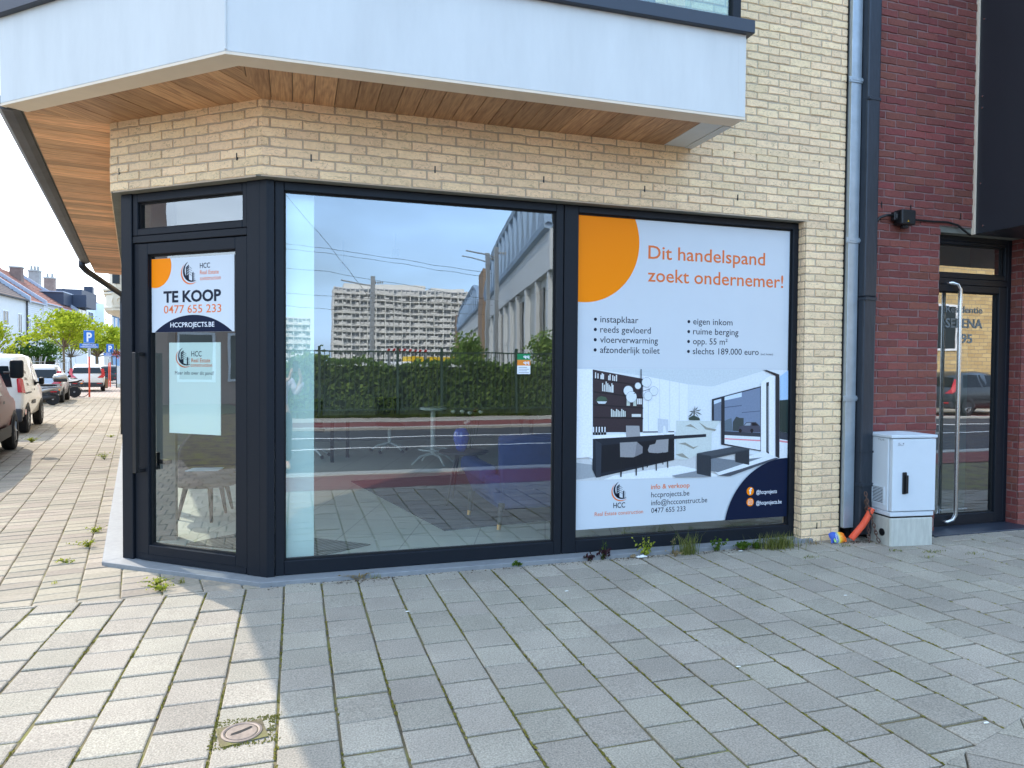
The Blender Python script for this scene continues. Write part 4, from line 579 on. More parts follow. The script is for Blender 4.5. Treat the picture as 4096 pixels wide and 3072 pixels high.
MB().box(4.6,-.125,0,5.295,.4,6.5).box(6.29,-.12,0,8.2,.4,6.5).box(5.295,-.125,2.665,6.29,.4,6.5).build("wall_core", m_redmortar, RB)
MB().box(4.45,.3,2.72,14,10,10.5).build("upper_storey", m_redbrick, RB)
MB().box(5.30,-.12,2.60,6.28,.02,2.655).build("lintel", m_conc, RB)
MB().box(5.683,-1.35,2.597,9.0,-.122,7.5).build("bay", M("bay_panel", C(40,44,50), .4, spec=.5, var=.08, vs=2), RB, bevel=.003)
MB().box(5.664,-.150,2.597,5.681,-.122,6).build("seal_strip", m_cream, RB)
for y,z in ((-.19,4.44),(-.19,3.78),(-.19,3.68),(-.19,3.03),(-.22,2.66)): MB().lathe((5.681,y,z), [(.008,-.006),(.008,.004)], n=10, axis='x').build("rivet", m_steel, RB)
RD = lambda a,z,d=0: FRONT(a,z,d)
mb = MB(); ring(mb, RD, 5.26, 6.275, .01, 2.60, .06,.045,.02,.045, -.03,.03); mb.build("door_frame", m_frame, RB, bevel=.004)
window(RD, 5.32, 6.23, 2.225, 2.555, .03,.035,.045,.03, -.004, m_glass3, "transom_window", RB)
MB().bx(RD,5.32,6.23,2.172,2.222,-.03,.032).build("door_head", m_frame, RB)
rd = window(RD, 5.325, 6.225, .025, 2.168, .09,.098,.085,.062, -.002, m_glass3, "door", RB)
RT = lambda a,z,d=0: FRONT(a,z,.001+d)
v_gr = flat("etched_lettering", C(120,128,130))
text("Residentie",RT,5.535,5.970,1.925,.058,0,v_gr,rd,bold=.012); text("SERENA",RT,5.535,5.973,1.790,.082,0,v_gr,rd,bold=.022); text("195",RT,5.676,5.855,1.655,.080,0,v_gr,rd,bold=.022)
text("Aanmelden buiten beba",RT,5.51,5.84,.148,.014,0,flat("small_print", C(190,195,195)),rd)
MB().tube([RD(5.50,2.175,.01),RD(5.545,2.178,.055),RD(5.585,2.165,.075),RD(5.606,2.12,.08),RD(5.606,2.0,.08),RD(5.606,.2,.08),RD(5.606,.12,.08),RD(5.585,.075,.072),RD(5.545,.055,.055),RD(5.51,.055,.01)], .0175, n=12).build("pull_handle", m_steel, rd, smooth=True)
MB().prism([(5.14,-.285),(6.30,-.292),(6.30,.03),(5.14,.03)], -.02, .012).build("doorstep", M("doorstep_stone", C(46,54,66), .4, var=.15, vs=14, bump=.1, bs=60), RB, bevel=.003)
MB().box(5.3,.35,0,6.3,6,2.7).build("hallway", M("hall_wall", C(120,124,120), .8), RB) if False else None
mb = MB().box(5.2,.03,0,5.24,3.4,2.7).box(6.3,.03,0,6.34,3.4,2.7).box(5.2,3.4,0,6.34,3.44,2.7).box(5.2,.03,2.66,6.34,3.44,2.7).box(5.2,.03,0,6.34,3.44,.012); mb.build("hallway", M("hallway_plaster", C(150,156,150), .8), RB)
jb = thing("junction_box", (4.88,-.14,2.60), "small black cable junction box with warning sticker on the red brick wall", "junction box")
MB().box(4.775,-.235,2.610,4.925,-.145,2.735).build("case", m_black, jb, bevel=.012, seg=2)
MB().box(4.735,-.20,2.645,4.775,-.155,2.715).box(4.745,-.21,2.655,4.765,-.15,2.70).build("cable_gland", m_black, jb, bevel=.006)
MB().lathe((4.85,-.19,2.605), [(.028,-.018),(.034,0),(.03,.006)], n=14).build("vent_plug", m_black, jb)
MB().add([(4.833,-.2365,2.633),(4.849,-.2365,2.633),(4.841,-.2365,2.648)], [(0,1,2)]).build("warning_sticker", flat("sticker_yellow", C(240,190,40)), jb)
MB().tube([(4.74,-.18,2.69),(4.67,-.18,2.685),(4.60,-.175,2.66),(4.555,-.17,2.60),(4.556,-.165,2.5),(4.562,-.16,2.3),(4.565,-.16,1.5),(4.565,-.16,.3)], .011, n=8).build("cable", m_black, jb, smooth=True)
MB().tube([(4.592,-.155,2.48),(4.585,-.155,1.5),(4.582,-.155,.2)], .010, n=8).build("cable", m_black, jb, smooth=True)
MB().tube([(4.92,-.18,2.68),(5.0,-.165,2.672),(5.2,-.155,2.674),(5.35,-.155,2.68),(5.47,-.155,2.662),(5.56,-.155,2.61),(5.62,-.152,2.585)], .009, n=8).build("cable", m_black, jb, smooth=True)
# utility cabinet
ca = thing("utility_cabinet", (4.73,-.30,0), "pale grey street utility cabinet with black handle on a concrete base by the red wall", "cabinet", rz=R(-6.5))
m_cab = M("cabinet_polyester", C(206,216,222), .45, var=.03, vs=4, var2=.03, vs2=1.5); m_cabc = M("cabinet_base_concrete", C(186,188,178), .85, var=.2, vs=9, bump=.25, bs=90, stretch=(3,3,.6))
w_ = .195; b0, b1 = -.150, .125
MB().box(-w_,b0,-.01,w_,b1,.222).build("base", m_cabc, ca, bevel=.008, local=True)
MB().box(-w_+.012,b0+.012,.222,w_-.012,b1-.012,.236).build("gap", m_seal, ca, local=True)
MB().box(-w_-.004,b0-.002,.236,w_+.002,b1,.272).build("skirt", m_cab, ca, bevel=.004, local=True)
MB().box(-w_-.006,b0+.03,.274,w_+.004,b1,.862).build("body", m_cab, ca, bevel=.006, local=True)
dr2 = MB().box(-w_+.002,b0-.010,.278,w_+.006,b0+.027,.858).build("cabinet_door", m_cab, ca, bevel=.006, seg=2, local=True)
MB().box(-w_-.016,b0-.018,.864,w_+.014,b1+.01,.888).add([(-w_-.012,b0-.014,.888),(w_+.010,b0-.014,.888),(w_+.010,b1+.006,.888),(-w_-.012,b1+.006,.888),(-.02,-.01,.908)], [(0,1,4),(1,2,4),(2,3,4),(3,0,4)]).build("lid", m_cab, ca, bevel=.004, local=True)
MB().box(-.105,b0-.022,.418,-.068,b0-.009,.592).box(-.088,b0-.038,.425,-.066,b0-.022,.570).build("door_handle", m_black, dr2, bevel=.004, local=True)
MB().box(-.155,b0-.0108,.800,-.085,b0-.0098,.832).build("label_plate", v_white, dr2, local=True)
mb = MB(); mb.box(-.148,b0-.0114,.822,-.13,b0-.0107,.826).box(-.148,b0-.0114,.812,-.12,b0-.0107,.815).box(-.105,b0-.0114,.815,-.095,b0-.0107,.825).box(-.148,b0-.0114,.805,-.1,b0-.0107,.808); mb.build("label_print", flat("label_grey", C(120,125,130)), dr2, local=True)
mb = MB(); mb.box(-w_-.012,-.085,.318,-w_-.005,.065,.333).box(-w_-.012,-.085,.455,-w_-.005,.065,.468).box(-w_-.012,-.085,.333,-w_-.005,-.072,.455).box(-w_-.012,.052,.333,-w_-.005,.065,.455)
for k in range(10): z = .340+k*.0117; mb.add([(-w_-.011,-.072,z),(-w_-.011,.052,z),(-w_-.003,.052,z+.009),(-w_-.003,-.072,z+.009)], [(0,1,2,3)]); 
mb.build("vent_grille", m_cab, ca, local=True)
MB().box(-w_-.0068,-.072,.333,-w_-.0055,.052,.455).build("vent_shade_sheet", m_black, ca, local=True)  # flat black sheet standing in for the shade behind the slats
MB().lathe((-w_+.001,-.06,.095), [(.030,-.006),(.030,0),(.022,.001),(.022,-.004)], n=20, axis='x').build("cable_hole", m_black, ca, local=True)
add = MB(); text("TDR", lambda a,z,d=0: Vector((-w_-.0065,a,z)), -.075,.0,.835,.012,0,None,None,add=add,mirror=True); add.build("stamp", flat("stamp_grey", C(110,115,120)), ca, local=True)
# conduit, chain, pouch
oc = MB(); P_ = [Vector((4.318,-.235,.028)),Vector((4.35,-.245,.07)),Vector((4.405,-.262,.14)),Vector((4.44,-.272,.20)),Vector((4.475,-.285,.282))]
n_ = 66; pts = []
for k in range(n_+1):
    t = k/n_*(len(P_)-1); i = min(int(t), len(P_)-2); q = t-i; pts.append(P_[i].lerp(P_[i+1], q))
rr = [.0245+(.0018 if k % 2 else 0) for k in range(n_+1)]; ringn = 14
for k in range(n_): oc.tube([pts[k],pts[k+1]], rr[k], rr[k+1], n=ringn, cap=False)
tag(oc.build("conduit", M("orange_conduit", C(235,92,58), .45, var=.06, vs=20)), "orange corrugated plastic conduit sticking up between downpipe and cabinet", "conduit")
ch = MB(); cp = [Vector((4.42,-.27,.41)),Vector((4.435,-.285,.30)),Vector((4.455,-.305,.20)),Vector((4.47,-.32,.13)),Vector((4.488,-.33,.05)),Vector((4.50,-.345,.012))]
def chain(ch, cp, step=.030):
    d = 0; k = 0; seg = [(cp[i],cp[i+1]) for i in range(len(cp)-1)]
    for a,b in seg:
        L_ = (b-a).length; m_ = max(1,round(L_/step))
        for j in range(m_):
            c = a.lerp(b,(j+.5)/m_); t = (b-a).normalized(); s = t.orthogonal().normalized(); s = s if k % 2 else t.cross(s); k += 1
            ring_ = [c+t*(.020*math.cos(q))+s*(.010*math.sin(q)) for q in [2*math.pi*i/10 for i in range(11)]]; ch.tube(ring_, .0042, n=6, cap=False)
chain(ch, cp); chain(ch, [Vector((4.445,-.25,.34)),Vector((4.45,-.262,.2)),Vector((4.455,-.28,.06)),Vector((4.44,-.30,.012))])
tag(ch.build("chain", M("rusty_steel", C(98,76,66), .6, metal=.5, var=.35, vs=60)), "rusty steel chain hanging at the left corner of the utility cabinet", "chain")
def pouch():
    m = M("juice_pouch_foil", C(235,110,40), .3, spec=.6); n = m.node_tree; l = n.links.new; b = n.nodes["Principled BSDF"]; t = n.nodes.new("ShaderNodeTexCoord"); s = n.nodes.new("ShaderNodeSeparateXYZ"); z = n.nodes.new("ShaderNodeTexNoise"); z.inputs["Scale"].default_value = 14
    l(t.outputs["Object"], s.inputs[0]); l(t.outputs["Object"], z.inputs["Vector"]); ma = n.nodes.new("ShaderNodeMath"); ma.operation = 'MULTIPLY_ADD'; ma.inputs[1].default_value = .05; l(z.outputs[0], ma.inputs[0]); l(s.outputs[0], ma.inputs[2])
    mr = n.nodes.new("ShaderNodeMapRange"); mr.inputs[1].default_value = -.06; mr.inputs[2].default_value = .11; l(ma.outputs[0], mr.inputs[0])
    c = n.nodes.new("ShaderNodeValToRGB"); c.color_ramp.interpolation = 'LINEAR'; e = c.color_ramp.elements; e[0].position = 0; e[0].color = C(22,52,150); e[1].position = 1; e[1].color = C(232,96,40)
    for p,q in ((.40,(40,96,190)),(.50,(190,210,150)),(.58,(246,200,50)),(.72,(240,140,40))): k = c.color_ramp.elements.new(p); k.color = C(*q)
    l(mr.outputs[0], c.inputs[0]); l(c.outputs[0], b.inputs["Base Color"])
    r_ = thing("juice_pouch", (4.19,-.24,.005), "crumpled blue and orange foil drink pouch lying at the foot of the brick pillar", "drink pouch")
    mb = MB(); nx, nz = 14, 8; 
    for side in (0,1):
        v = []
        for i in range(nx):
            for j in range(nz):
                a, q = i/(nx-1), j/(nz-1); th = .018*math.sin(math.pi*a)**.6*math.sin(math.pi*q)**.5
                h = .085*(.75+.25*math.sin(math.pi*a*.9+.3)); x = -.075+.155*a+.006*math.sin(q*5); zz = h*q+.004*math.sin(a*9)
                v.append((x, (-th if side == 0 else th*.7)+.028*q+rnd.gauss(0,.0012), zz))
        mb.add(v, [(i*nz+j,(i+1)*nz+j,(i+1)*nz+j+1,i*nz+j+1) for i in range(nx-1) for j in range(nz-1)])
    mb.build("pouch", m, r_, local=True, smooth=True)
    fr = lambda a,zz,d=0: Vector((-.048-.012+zz*.9, -.020+.3*a-.006, a))
    add = MB(); text("Capri-Sun", lambda a,zz,d=0: Vector((-.028-zz, -.0215+a*.25, a)), .012,.078,0,.013,0,None,None,bold=.02,add=add); add.build("lettering", v_wt, r_, local=True)
    MB().add([(-.058,-.0195,.012),(-.04,-.0225,.014),(-.052,-.014,.045),(-.062,-.012,.04)], [(0,1,2,3)]).build("leaf_print", flat("print_green", C(170,210,110)), r_, local=True)
pouch()
# drain cover
dc = thing("drain_cover", (-.196,-1.99,.0), "small round rusty metal inspection cover set in the paving near the corner", "drain cover", rz=R(12))
MB().add([(-.085,-.075,.003),(.085,-.075,.003),(.085,.075,.003),(-.085,.075,.003)], [(0,1,2,3)]).build("collar", m_joint, dc, local=True)
MB().lathe((0,0,0), [(.074,-.004),(.074,.006),(.066,.0075),(.060,.005),(.060,0)], n=40).build("rim", M("cast_iron", C(128,116,108), .6, metal=.3, var=.25, vs=40), dc, local=True)
MB().lathe((0,0,0), [(.057,-.004),(.057,.005),(.054,.0062)], n=36).build("lid", M("rusty_iron", C(138,124,112), .7, metal=.2, var=.3, vs=45, bump=.3, bs=90), dc, local=True)
MB().add([(-.042,-.012,.0068),(-.01,-.010,.0068),(.03,.006,.0068),(.043,.016,.0068),(.038,.026,.0068),(.0,.012,.0068),(-.036,.002,.0068)], [tuple(range(7))]).build("slot", m_black, dc, local=True)
# ---------------------------------------------------------------- side street: vehicles
HEAD = math.atan2(SD.y, SD.x)
m_tyre = M("tyre", C(30,30,32), .85, var=.1, vs=30); m_rim = M("alloy", C(150,152,155), .35, metal=.7); m_cglass = M("car_glass", C(22,30,34), .1, spec=.3); m_rlamp = M("tail_lamp", C(190,20,28), .2, coat=.6); m_olamp = M("amber_lamp", C(240,130,30), .25); m_plate = M("number_plate", C(225,225,220), .5); m_trim = M("dark_trim", C(48,49,52), .6, var=.06, vs=20)
def paint(n, c, metal=0): return M(n, c, .28, metal=metal, coat=.5, var=.02, vs=3)
def ylat(st, x, z):
    for a, b in zip(st, st[1:]):
        if a[0] <= x <= b[0]:
            t = (x-a[0])/(b[0]-a[0]); zl,zb,zr,w,wr = [a[i]+(b[i]-a[i])*t for i in (1,2,3,4,5)]; break
    else: zl,zb,zr,w,wr = st[0 if x < st[0][0] else -1][1:]
    return w*.985+(wr-w*.985)*(z-zb)/max(.05,zr-.06-zb) if z > zb else w
def loft(st):
    mb = MB(); v = []; n = 15
    for (x,zl,zb,zr,w,wr) in st:
        h = [(w*.80,zl),(w*.96,zl+.10),(w,zl+(zb-zl)*.6),(w*.985,zb),(wr,zr-.06),(wr*.84,zr-.012)]
        ringp = [(0,zl)]+h+[(0,zr)]+[(-a,b) for a,b in h[::-1]]; n = len(ringp); v += [(x,a,b) for a,b in ringp]
    k = len(st); fs = [(i*n+j, i*n+(j+1)%n, (i+1)*n+(j+1)%n, (i+1)*n+j) for i in range(k-1) for j in range(n)]+[tuple(range(n)), tuple(range(k*n-1,(k-1)*n-1,-1))]
    return mb.add(v, fs)
def side(st, pts, s, off=.007): return [(x, s*(ylat(st,x,z)+off), z) for x,z in pts]
def wheel(par, x, y, rr, wid, s, name="wheel"):
    t = MB().lathe((x,y,rr), [(rr*.66,-wid/2*s),(rr*.9,-wid/2*s),(rr,-wid*.35*s),(rr,wid*.35*s),(rr*.9,wid/2*s),(rr*.62,wid/2*s),(rr*.58,wid*.3*s)], n=26, axis='y').build("wheel", m_tyre, par, local=True)
    mb = MB().lathe((x,y,rr), [(rr*.60,wid*.28*s),(rr*.60,wid*.40*s),(rr*.5,wid*.44*s),(rr*.46,wid*.3*s)], n=26, axis='y').lathe((x,y,rr),[(rr*.14,wid*.2*s),(rr*.14,wid*.46*s)],n=10,axis='y')
    for k in range(5): a = 2*math.pi*k/5; mb.tube([(x+.1*rr*math.cos(a),y+s*wid*.38,rr+.1*rr*math.sin(a)),(x+.52*rr*math.cos(a),y+s*wid*.36,rr+.52*rr*math.sin(a))], rr*.085, n=5)
    mb.build("rim", m_rim, t, local=True)
def quad(par, name, pts, mat): return MB().add(pts, [tuple(range(len(pts)))]).build(name, mat, par, local=True)
def mirror_part(par, x, y, z, s, mat, w=.11, h=.17):
    o = MB().box(x-.05,y if s>0 else y-w,z-h/2,x+.05,y+w if s>0 else y,z+h/2).build("wing_mirror", mat, par, bevel=.045, seg=4, local=True)
    quad(o, "mirror_glass", [(x-.052,y+s*.015,z-h/2+.02),(x-.052,y+s*(w-.015),z-h/2+.02),(x-.052,y+s*(w-.015),z+h/2-.02),(x-.052,y+s*.015,z+h/2-.02)], m_cglass)
    MB().tube([(x+.02,y-s*.08,z-h*.2),(x,y+s*.02,z-h*.2)], .02, n=6).build("mirror_arm", m_black, par, local=True)
def arches(par, st, xs, rr, mat=None):
    for x in xs:
        for s in (-1,1): quad(par, "wheel_arch", [(x+rr*1.17*math.cos(a), s*(ylat(st,x,rr*.8)+.004), max(rr+rr*1.17*math.sin(a), st[0][1]*.9)) for a in [math.pi*i/14 for i in range(15)]], mat or m_trim)
def at_st(name, a, o, label, cat, group=None, rz=HEAD):
    p = ST(a,o); return thing(name, (p.x,p.y,0), label, cat, group, rz)
# small white panel van, tail towards the viewer
pv = paint("van_white", C(226,222,212))
st = [(0,.30,.86,1.42,.70,.60),(.04,.27,.88,1.52,.75,.64),(.25,.25,.88,1.60,.765,.66),(1.6,.25,.88,1.62,.77,.66),(2.1,.25,.88,1.60,.77,.65),(2.35,.25,.88,1.54,.77,.64),(2.75,.25,.88,1.16,.77,.66),(2.95,.25,.87,.98,.765,.68),(3.35,.26,.80,.88,.74,.66),(3.55,.28,.66,.72,.62,.55)]
V = at_st("panel_van", 11.93, 3.63, "small white panel van with red tail lamps, parked behind the maroon van", "van")
loft(st).build("body", pv, V, smooth=True, local=True)
for s in (-1,1):
    quad(V, "side_window", side(st, [(1.75,.93),(2.62,.93),(2.34,1.40),(1.72,1.44)], s), m_cglass)
    MB().add([(-.012,s*.67,.84),(-.012,s*.735,.84),(.15,s*.782,.82),(.12,s*.740,1.10),(.012,s*.685,1.14),(-.0,s*.65,1.10),(.1,s*.62,.95)],[(0,1,4,5),(1,2,3,4),(0,5,6),(2,6,3),(3,6,5,4),(0,6,2,1)]).build("tail_lamp", m_rlamp, V, local=True)
    quad(V, "side_moulding", side(st, [(1.2,.56),(1.72,.56),(1.72,.64),(1.2,.64)], s, .012), m_trim)
    quad(V, "door_handle", side(st, [(1.42,.84),(1.56,.84),(1.56,.88),(1.42,.88)], s, .015), m_trim)
    quad(V, "door_track", side(st, [(.32,.80),(1.1,.80),(1.1,.83),(.32,.83)], s, .008), m_trim)
    mirror_part(V, 2.45, s*.76, 1.02, s, m_black)
    mb = MB()
    for k,(x,z,w) in enumerate(((.55,1.22,.10),(.70,1.20,.07),(.5,1.08,.08),(.62,1.07,.12),(.78,1.06,.05),(.66,.96,.1),(.8,.95,.06))): mb.add(side(st,[(x,z),(x+w,z),(x+w,z+.055),(x,z+.055)],s,.006),[(0,1,2,3)])
    mb.build("door_print", flat("faded_print", C(150,140,130)), V, local=True)
quad(V, "rear_window", [(-.006,-.58,.95),(-.006,.58,.95),(-.006,.52,1.36),(-.006,-.52,1.36)], m_cglass)
MB().box(-.06,-.74,.26,.08,.74,.52).build("rear_bumper", m_trim, V, bevel=.04, seg=3, local=True)
quad(V, "reflector", side(st, [(.05,.40),(.17,.40),(.17,.50),(.05,.50)], -1, .03), m_rlamp)
quad(V, "door_gap", [(-.008,-.006,.52),(-.008,.006,.52),(-.008,.006,1.40),(-.008,-.006,1.40)], m_black)
for x in (.60,2.88):
    for s in (-1,1): wheel(V, x, s*.70, .285, .17, s)
arches(V, st, (.60,2.88), .285)
# maroon van nearer the camera
st2 = [(0,.30,.84,1.36,.72,.60),(.06,.27,.86,1.50,.77,.65),(.4,.25,.86,1.58,.785,.66),(1.9,.25,.86,1.58,.785,.66),(2.4,.25,.86,1.5,.785,.64),(2.95,.25,.86,1.05,.785,.66),(3.2,.25,.85,.93,.78,.68),(3.65,.26,.76,.84,.75,.66),(3.9,.28,.62,.68,.6,.5)]
V2 = at_st("family_van", 6.0, 3.46, "dark maroon van with black wing mirror, nearest of the cars along the left side street", "van")
pm_ = M("maroon_paint", C(112,28,36), .42, coat=.08, var=.02, vs=3)
loft(st2).build("body", pm_, V2, smooth=True, local=True)
for s in (-1,1):
    quad(V2, "side_window", side(st2, [(.5,.92),(1.85,.92),(1.85,1.42),(.55,1.44)], s), m_cglass); quad(V2, "side_window", side(st2, [(1.92,.92),(2.85,.92),(2.42,1.38),(1.92,1.42)], s), m_cglass)
    quad(V2, "sill_moulding", side(st2, [(.75,.26),(2.75,.26),(2.75,.44),(.75,.44)], s, .014), m_trim)
    mirror_part(V2, 2.95, s*.755, 1.32, s, m_black, .19, .30)
    quad(V2, "tail_lamp", side(st2, [(.0,.7),(.12,.66),(.14,1.2),(.03,1.2)], s, .012), m_rlamp)
    quad(V2, "door_handle", side(st2, [(2.0,.80),(2.14,.80),(2.14,.84),(2.0,.84)], s, .015), m_trim)
quad(V2, "windscreen", [(2.50,-.58,1.42),(2.50,.58,1.42),(2.98,.64,1.06),(2.98,-.64,1.06)], m_cglass)
MB().box(3.72,-.70,.24,3.95,.70,.48).build("front_bumper", m_trim, V2, bevel=.05, seg=3, local=True)
for x in (.65,3.22):
    for s in (-1,1): wheel(V2, x, s*.715, .30, .18, s)
arches(V2, st2, (.65,3.22), .30)
# silver hatchback
def hatch(name, a, o, label, col, group=None, rz=HEAD, metal=.5, rails=False, sc=1, cat="car"):
    st = [(0,.28,.62,.70,.66,.56),(.05,.24,.80,.90,.74,.66),(.28,.22,.84,1.22,.77,.58),(.55,.22,.85,1.36,.78,.56),(1.5,.22,.85,1.40,.79,.57),(1.95,.22,.85,1.36,.79,.56),(2.6,.22,.84,.96,.785,.66),(2.75,.22,.83,.90,.78,.68),(3.5,.24,.70,.78,.74,.66),(3.72,.28,.55,.60,.58,.5)]
    V = at_st(name, a, o, label, cat, group, rz); V.scale = (sc,sc,sc); p = paint(name+"_paint", col, metal)
    loft(st).build("body", p, V, smooth=True, local=True)
    for s in (-1,1):
        quad(V, "side_window", side(st, [(.42,.90),(1.28,.90),(1.28,1.28),(.62,1.27)], s), m_cglass); quad(V, "side_window", side(st, [(1.36,.90),(2.42,.90),(1.98,1.27),(1.36,1.28)], s), m_cglass)
        quad(V, "tail_lamp", [(-.012,s*.44,.70),(-.005,s*.70,.70),(.06,s*.775,.80),(.23,s*.735,1.16),(.20,s*.60,1.16),(.02,s*.62,.86)], m_rlamp)
        if rails: MB().tube([(.6,s*.52,1.37),(.65,s*.52,1.42),(1.8,s*.52,1.42),(1.85,s*.52,1.36)], .015, n=6).build("roof_rail", m_steel, V, local=True)
        mirror_part(V, 2.35, s*.78, .94, s, m_black, .10, .11)
    quad(V, "rear_window", [(.040,-.63,.925),(.040,.63,.925),(.235,.56,1.205),(.235,-.56,1.205)], m_cglass)
    MB().box(-.05,-.70,.24,.10,.70,.46).build("rear_bumper", m_trim, V, bevel=.04, seg=3, local=True)
    for s in (-1,1): quad(V, "reflector", [(-.054,s*.42,.40),(-.054,s*.62,.40),(-.054,s*.62,.44),(-.054,s*.42,.44)], m_rlamp)
    quad(V, "number_plate", [(.012,-.22,.60),(.012,.22,.60),(.030,.22,.69),(.030,-.22,.69)], m_plate)
    for x in (.62,2.95):
        for s in (-1,1): wheel(V, x, s*.70, .27, .17, s)
    arches(V, st, (.62,2.95), .27)
    return V
hatch("hatchback_car", 25.0, 4.02, "silver hatchback with roof rails parked between the scooter and the motorcycle", C(165,168,172), rails=True)
hatch("suv_car", 37.2, 3.12, "white sport utility car with tall red tail lamps, behind the near parking sign", C(222,218,208), metal=0, rails=True, sc=1.03, rz=HEAD+.05)
hatch("dark_car", 55, 2.75, "dark blue car farthest away, glimpsed beyond the second parking sign", C(40,52,60), sc=1.0)
fv = at_st("delivery_van", 47.0, 5.9, "white high-roof delivery van far back behind the silver car and thin tree trunk", "van", rz=HEAD+.12)
st3 = [(0,.3,.9,1.84,.80,.70),(.1,.28,.92,1.93,.84,.74),(2.9,.28,.92,1.93,.84,.74),(3.2,.28,.92,1.7,.84,.72),(3.7,.28,.92,1.15,.84,.74),(4.3,.3,.85,.95,.78,.7)]
loft(st3).build("body", paint("delivery_white", C(222,224,226)), fv, smooth=True, local=True)
for s in (-1,1):
    for k in range(3): quad(fv, "side_window", side(st3, [(.4+k*.8,1.05),(1.1+k*.8,1.05),(1.1+k*.8,1.62),(.4+k*.8,1.62)], s), m_cglass)
    quad(fv, "tail_lamp", side(st3, [(.02,.8),(.12,.8),(.12,1.3),(.02,1.3)], s, .012), m_rlamp)
    for x in (.8,3.4): wheel(fv, x, s*.76, .32, .18, s)
quad(fv, "rear_window", [(-.01,-.6,1.1),(-.01,.6,1.1),(-.01,.56,1.65),(-.01,-.56,1.65)], m_cglass)
# scooter with top box: parked square to the kerb, tail to the pavement
sc = at_st("scooter", 23.7, 3.42, "grey and silver motor scooter with top box, tail towards the pavement", "scooter", rz=math.atan2(SN.y,SN.x)+.12)
m_sil = paint("scooter_silver", C(170,166,160), .4)
def bike_wheel(par, x, rr, wid): 
    t = MB().lathe((x,0,rr), [(rr*.7,-wid/2),(rr*.94,-wid/2),(rr,-wid*.2),(rr,wid*.2),(rr*.94,wid/2),(rr*.7,wid/2)], n=24, axis='y').build("wheel", m_tyre, par, local=True)
    mb = MB().lathe((x,0,rr), [(rr*.16,-wid*.6),(rr*.16,wid*.6)], n=10, axis='y')
    for k in range(6): a = math.pi*k/3; mb.tube([(x,0,rr),(x+rr*.7*math.cos(a),0,rr+rr*.7*math.sin(a))], .012, n=5)
    mb.build("rim", m_rim, t, local=True)
bike_wheel(sc, .0, .21, .11); bike_wheel(sc, 1.15, .21, .10)
def lump(par, name, secs, mat, n=12):          # secs: (x, zc, half width, half height)
    mb = MB(); v = []
    for (x,zc,w,h) in secs: v += [(x, w*math.cos(2*math.pi*j/n), zc+h*math.sin(2*math.pi*j/n)) for j in range(n)]
    k = len(secs); mb.add(v, [(i*n+j,i*n+(j+1)%n,(i+1)*n+(j+1)%n,(i+1)*n+j) for i in range(k-1) for j in range(n)]+[tuple(range(n-1,-1,-1)),tuple(range((k-1)*n,k*n))])
    return mb.build(name, mat, par, smooth=True, local=True)
lump(sc,"tail_fairing",[(-.22,.60,.03,.02),(-.1,.58,.11,.05),(.2,.52,.16,.09),(.5,.46,.16,.10),(.62,.40,.12,.08)],m_sil); lump(sc,"seat",[(-.12,.68,.06,.02),(.05,.69,.13,.045),(.4,.70,.14,.05),(.62,.66,.10,.03)],m_black)
lump(sc,"engine_cover",[(-.12,.27,.05,.05),(.1,.27,.12,.10),(.42,.26,.13,.11),(.55,.26,.08,.07)],m_trim); lump(sc,"floor_board",[(.5,.26,.12,.08),(.8,.22,.16,.05),(.95,.30,.14,.08)],m_sil)
lump(sc,"front_shield",[(.90,.30,.10,.06),(.98,.50,.19,.14),(1.02,.72,.15,.12),(1.03,.90,.10,.05)],m_sil)
MB().tube([(1.15,0,.21),(1.0,0,.62),(.95,0,.88)],.03,n=8).build("fork",m_trim,sc,local=True); MB().tube([(.90,-.30,.93),(.95,-.12,.90),(.95,.12,.90),(.90,.30,.93)],.016,n=6).build("handlebar",m_black,sc,local=True)
bxo = MB().box(-.42,-.20,.80,-.02,.20,.90).build("top_box", m_black, sc, bevel=.03, seg=2, local=True); lump(bxo,"box_lid",[(-.43,.93,.12,.04),(-.38,.96,.20,.10),(-.2,.97,.22,.13),(-.04,.96,.19,.09),(.0,.93,.12,.05)],m_sil)
MB().box(-.25,-.07,.66,-.22,.07,.72).build("tail_lamp", m_rlamp, sc, local=True)
for s in (-1,1): MB().lathe((-.19,s*.15,.52),[(.02,-.02),(.03,0),(.02,.02)],n=10,axis='x').build("indicator",m_olamp,sc,local=True)
MB().tube([(.4,-.16,.24),(.1,-.17,.26),(-.2,-.17,.32)],.04,n=8).build("exhaust",m_trim,sc,local=True); MB().box(-.30,-.08,.34,-.24,.08,.48).build("mudguard",m_black,sc,bevel=.01,local=True)
# motorcycle and bicycle by the sign
mo = at_st("motorcycle", 30.0, 3.20, "black motorcycle with silver exhaust parked beside the near parking sign", "motorcycle", rz=math.atan2(SN.y,SN.x)-.05)
bike_wheel(mo, 0, .24, .12); bike_wheel(mo, 1.15, .25, .09)
lump(mo,"tank",[(.45,.66,.06,.06),(.6,.72,.13,.10),(.8,.72,.13,.10),(.95,.66,.06,.06)],m_black); lump(mo,"seat",[(-.28,.74,.04,.03),(-.1,.68,.12,.05),(.2,.64,.13,.05),(.5,.64,.08,.04)],m_black); lump(mo,"engine",[(.3,.34,.08,.10),(.5,.34,.15,.15),(.75,.36,.12,.14),(.85,.36,.06,.08)],m_trim)
MB().tube([(1.15,0,.25),(1.0,0,.7),(.95,0,.86)],.03,n=8).build("fork",m_steel,mo,local=True); MB().tube([(.84,-.34,.90),(.95,-.12,.86),(.95,.12,.86),(.84,.34,.90)],.014,n=6).build("handlebar",m_black,mo,local=True); MB().tube([(.6,-.14,.22),(.2,-.16,.22),(-.1,-.17,.27)],.045,n=10).build("exhaust",m_steel,mo,local=True)
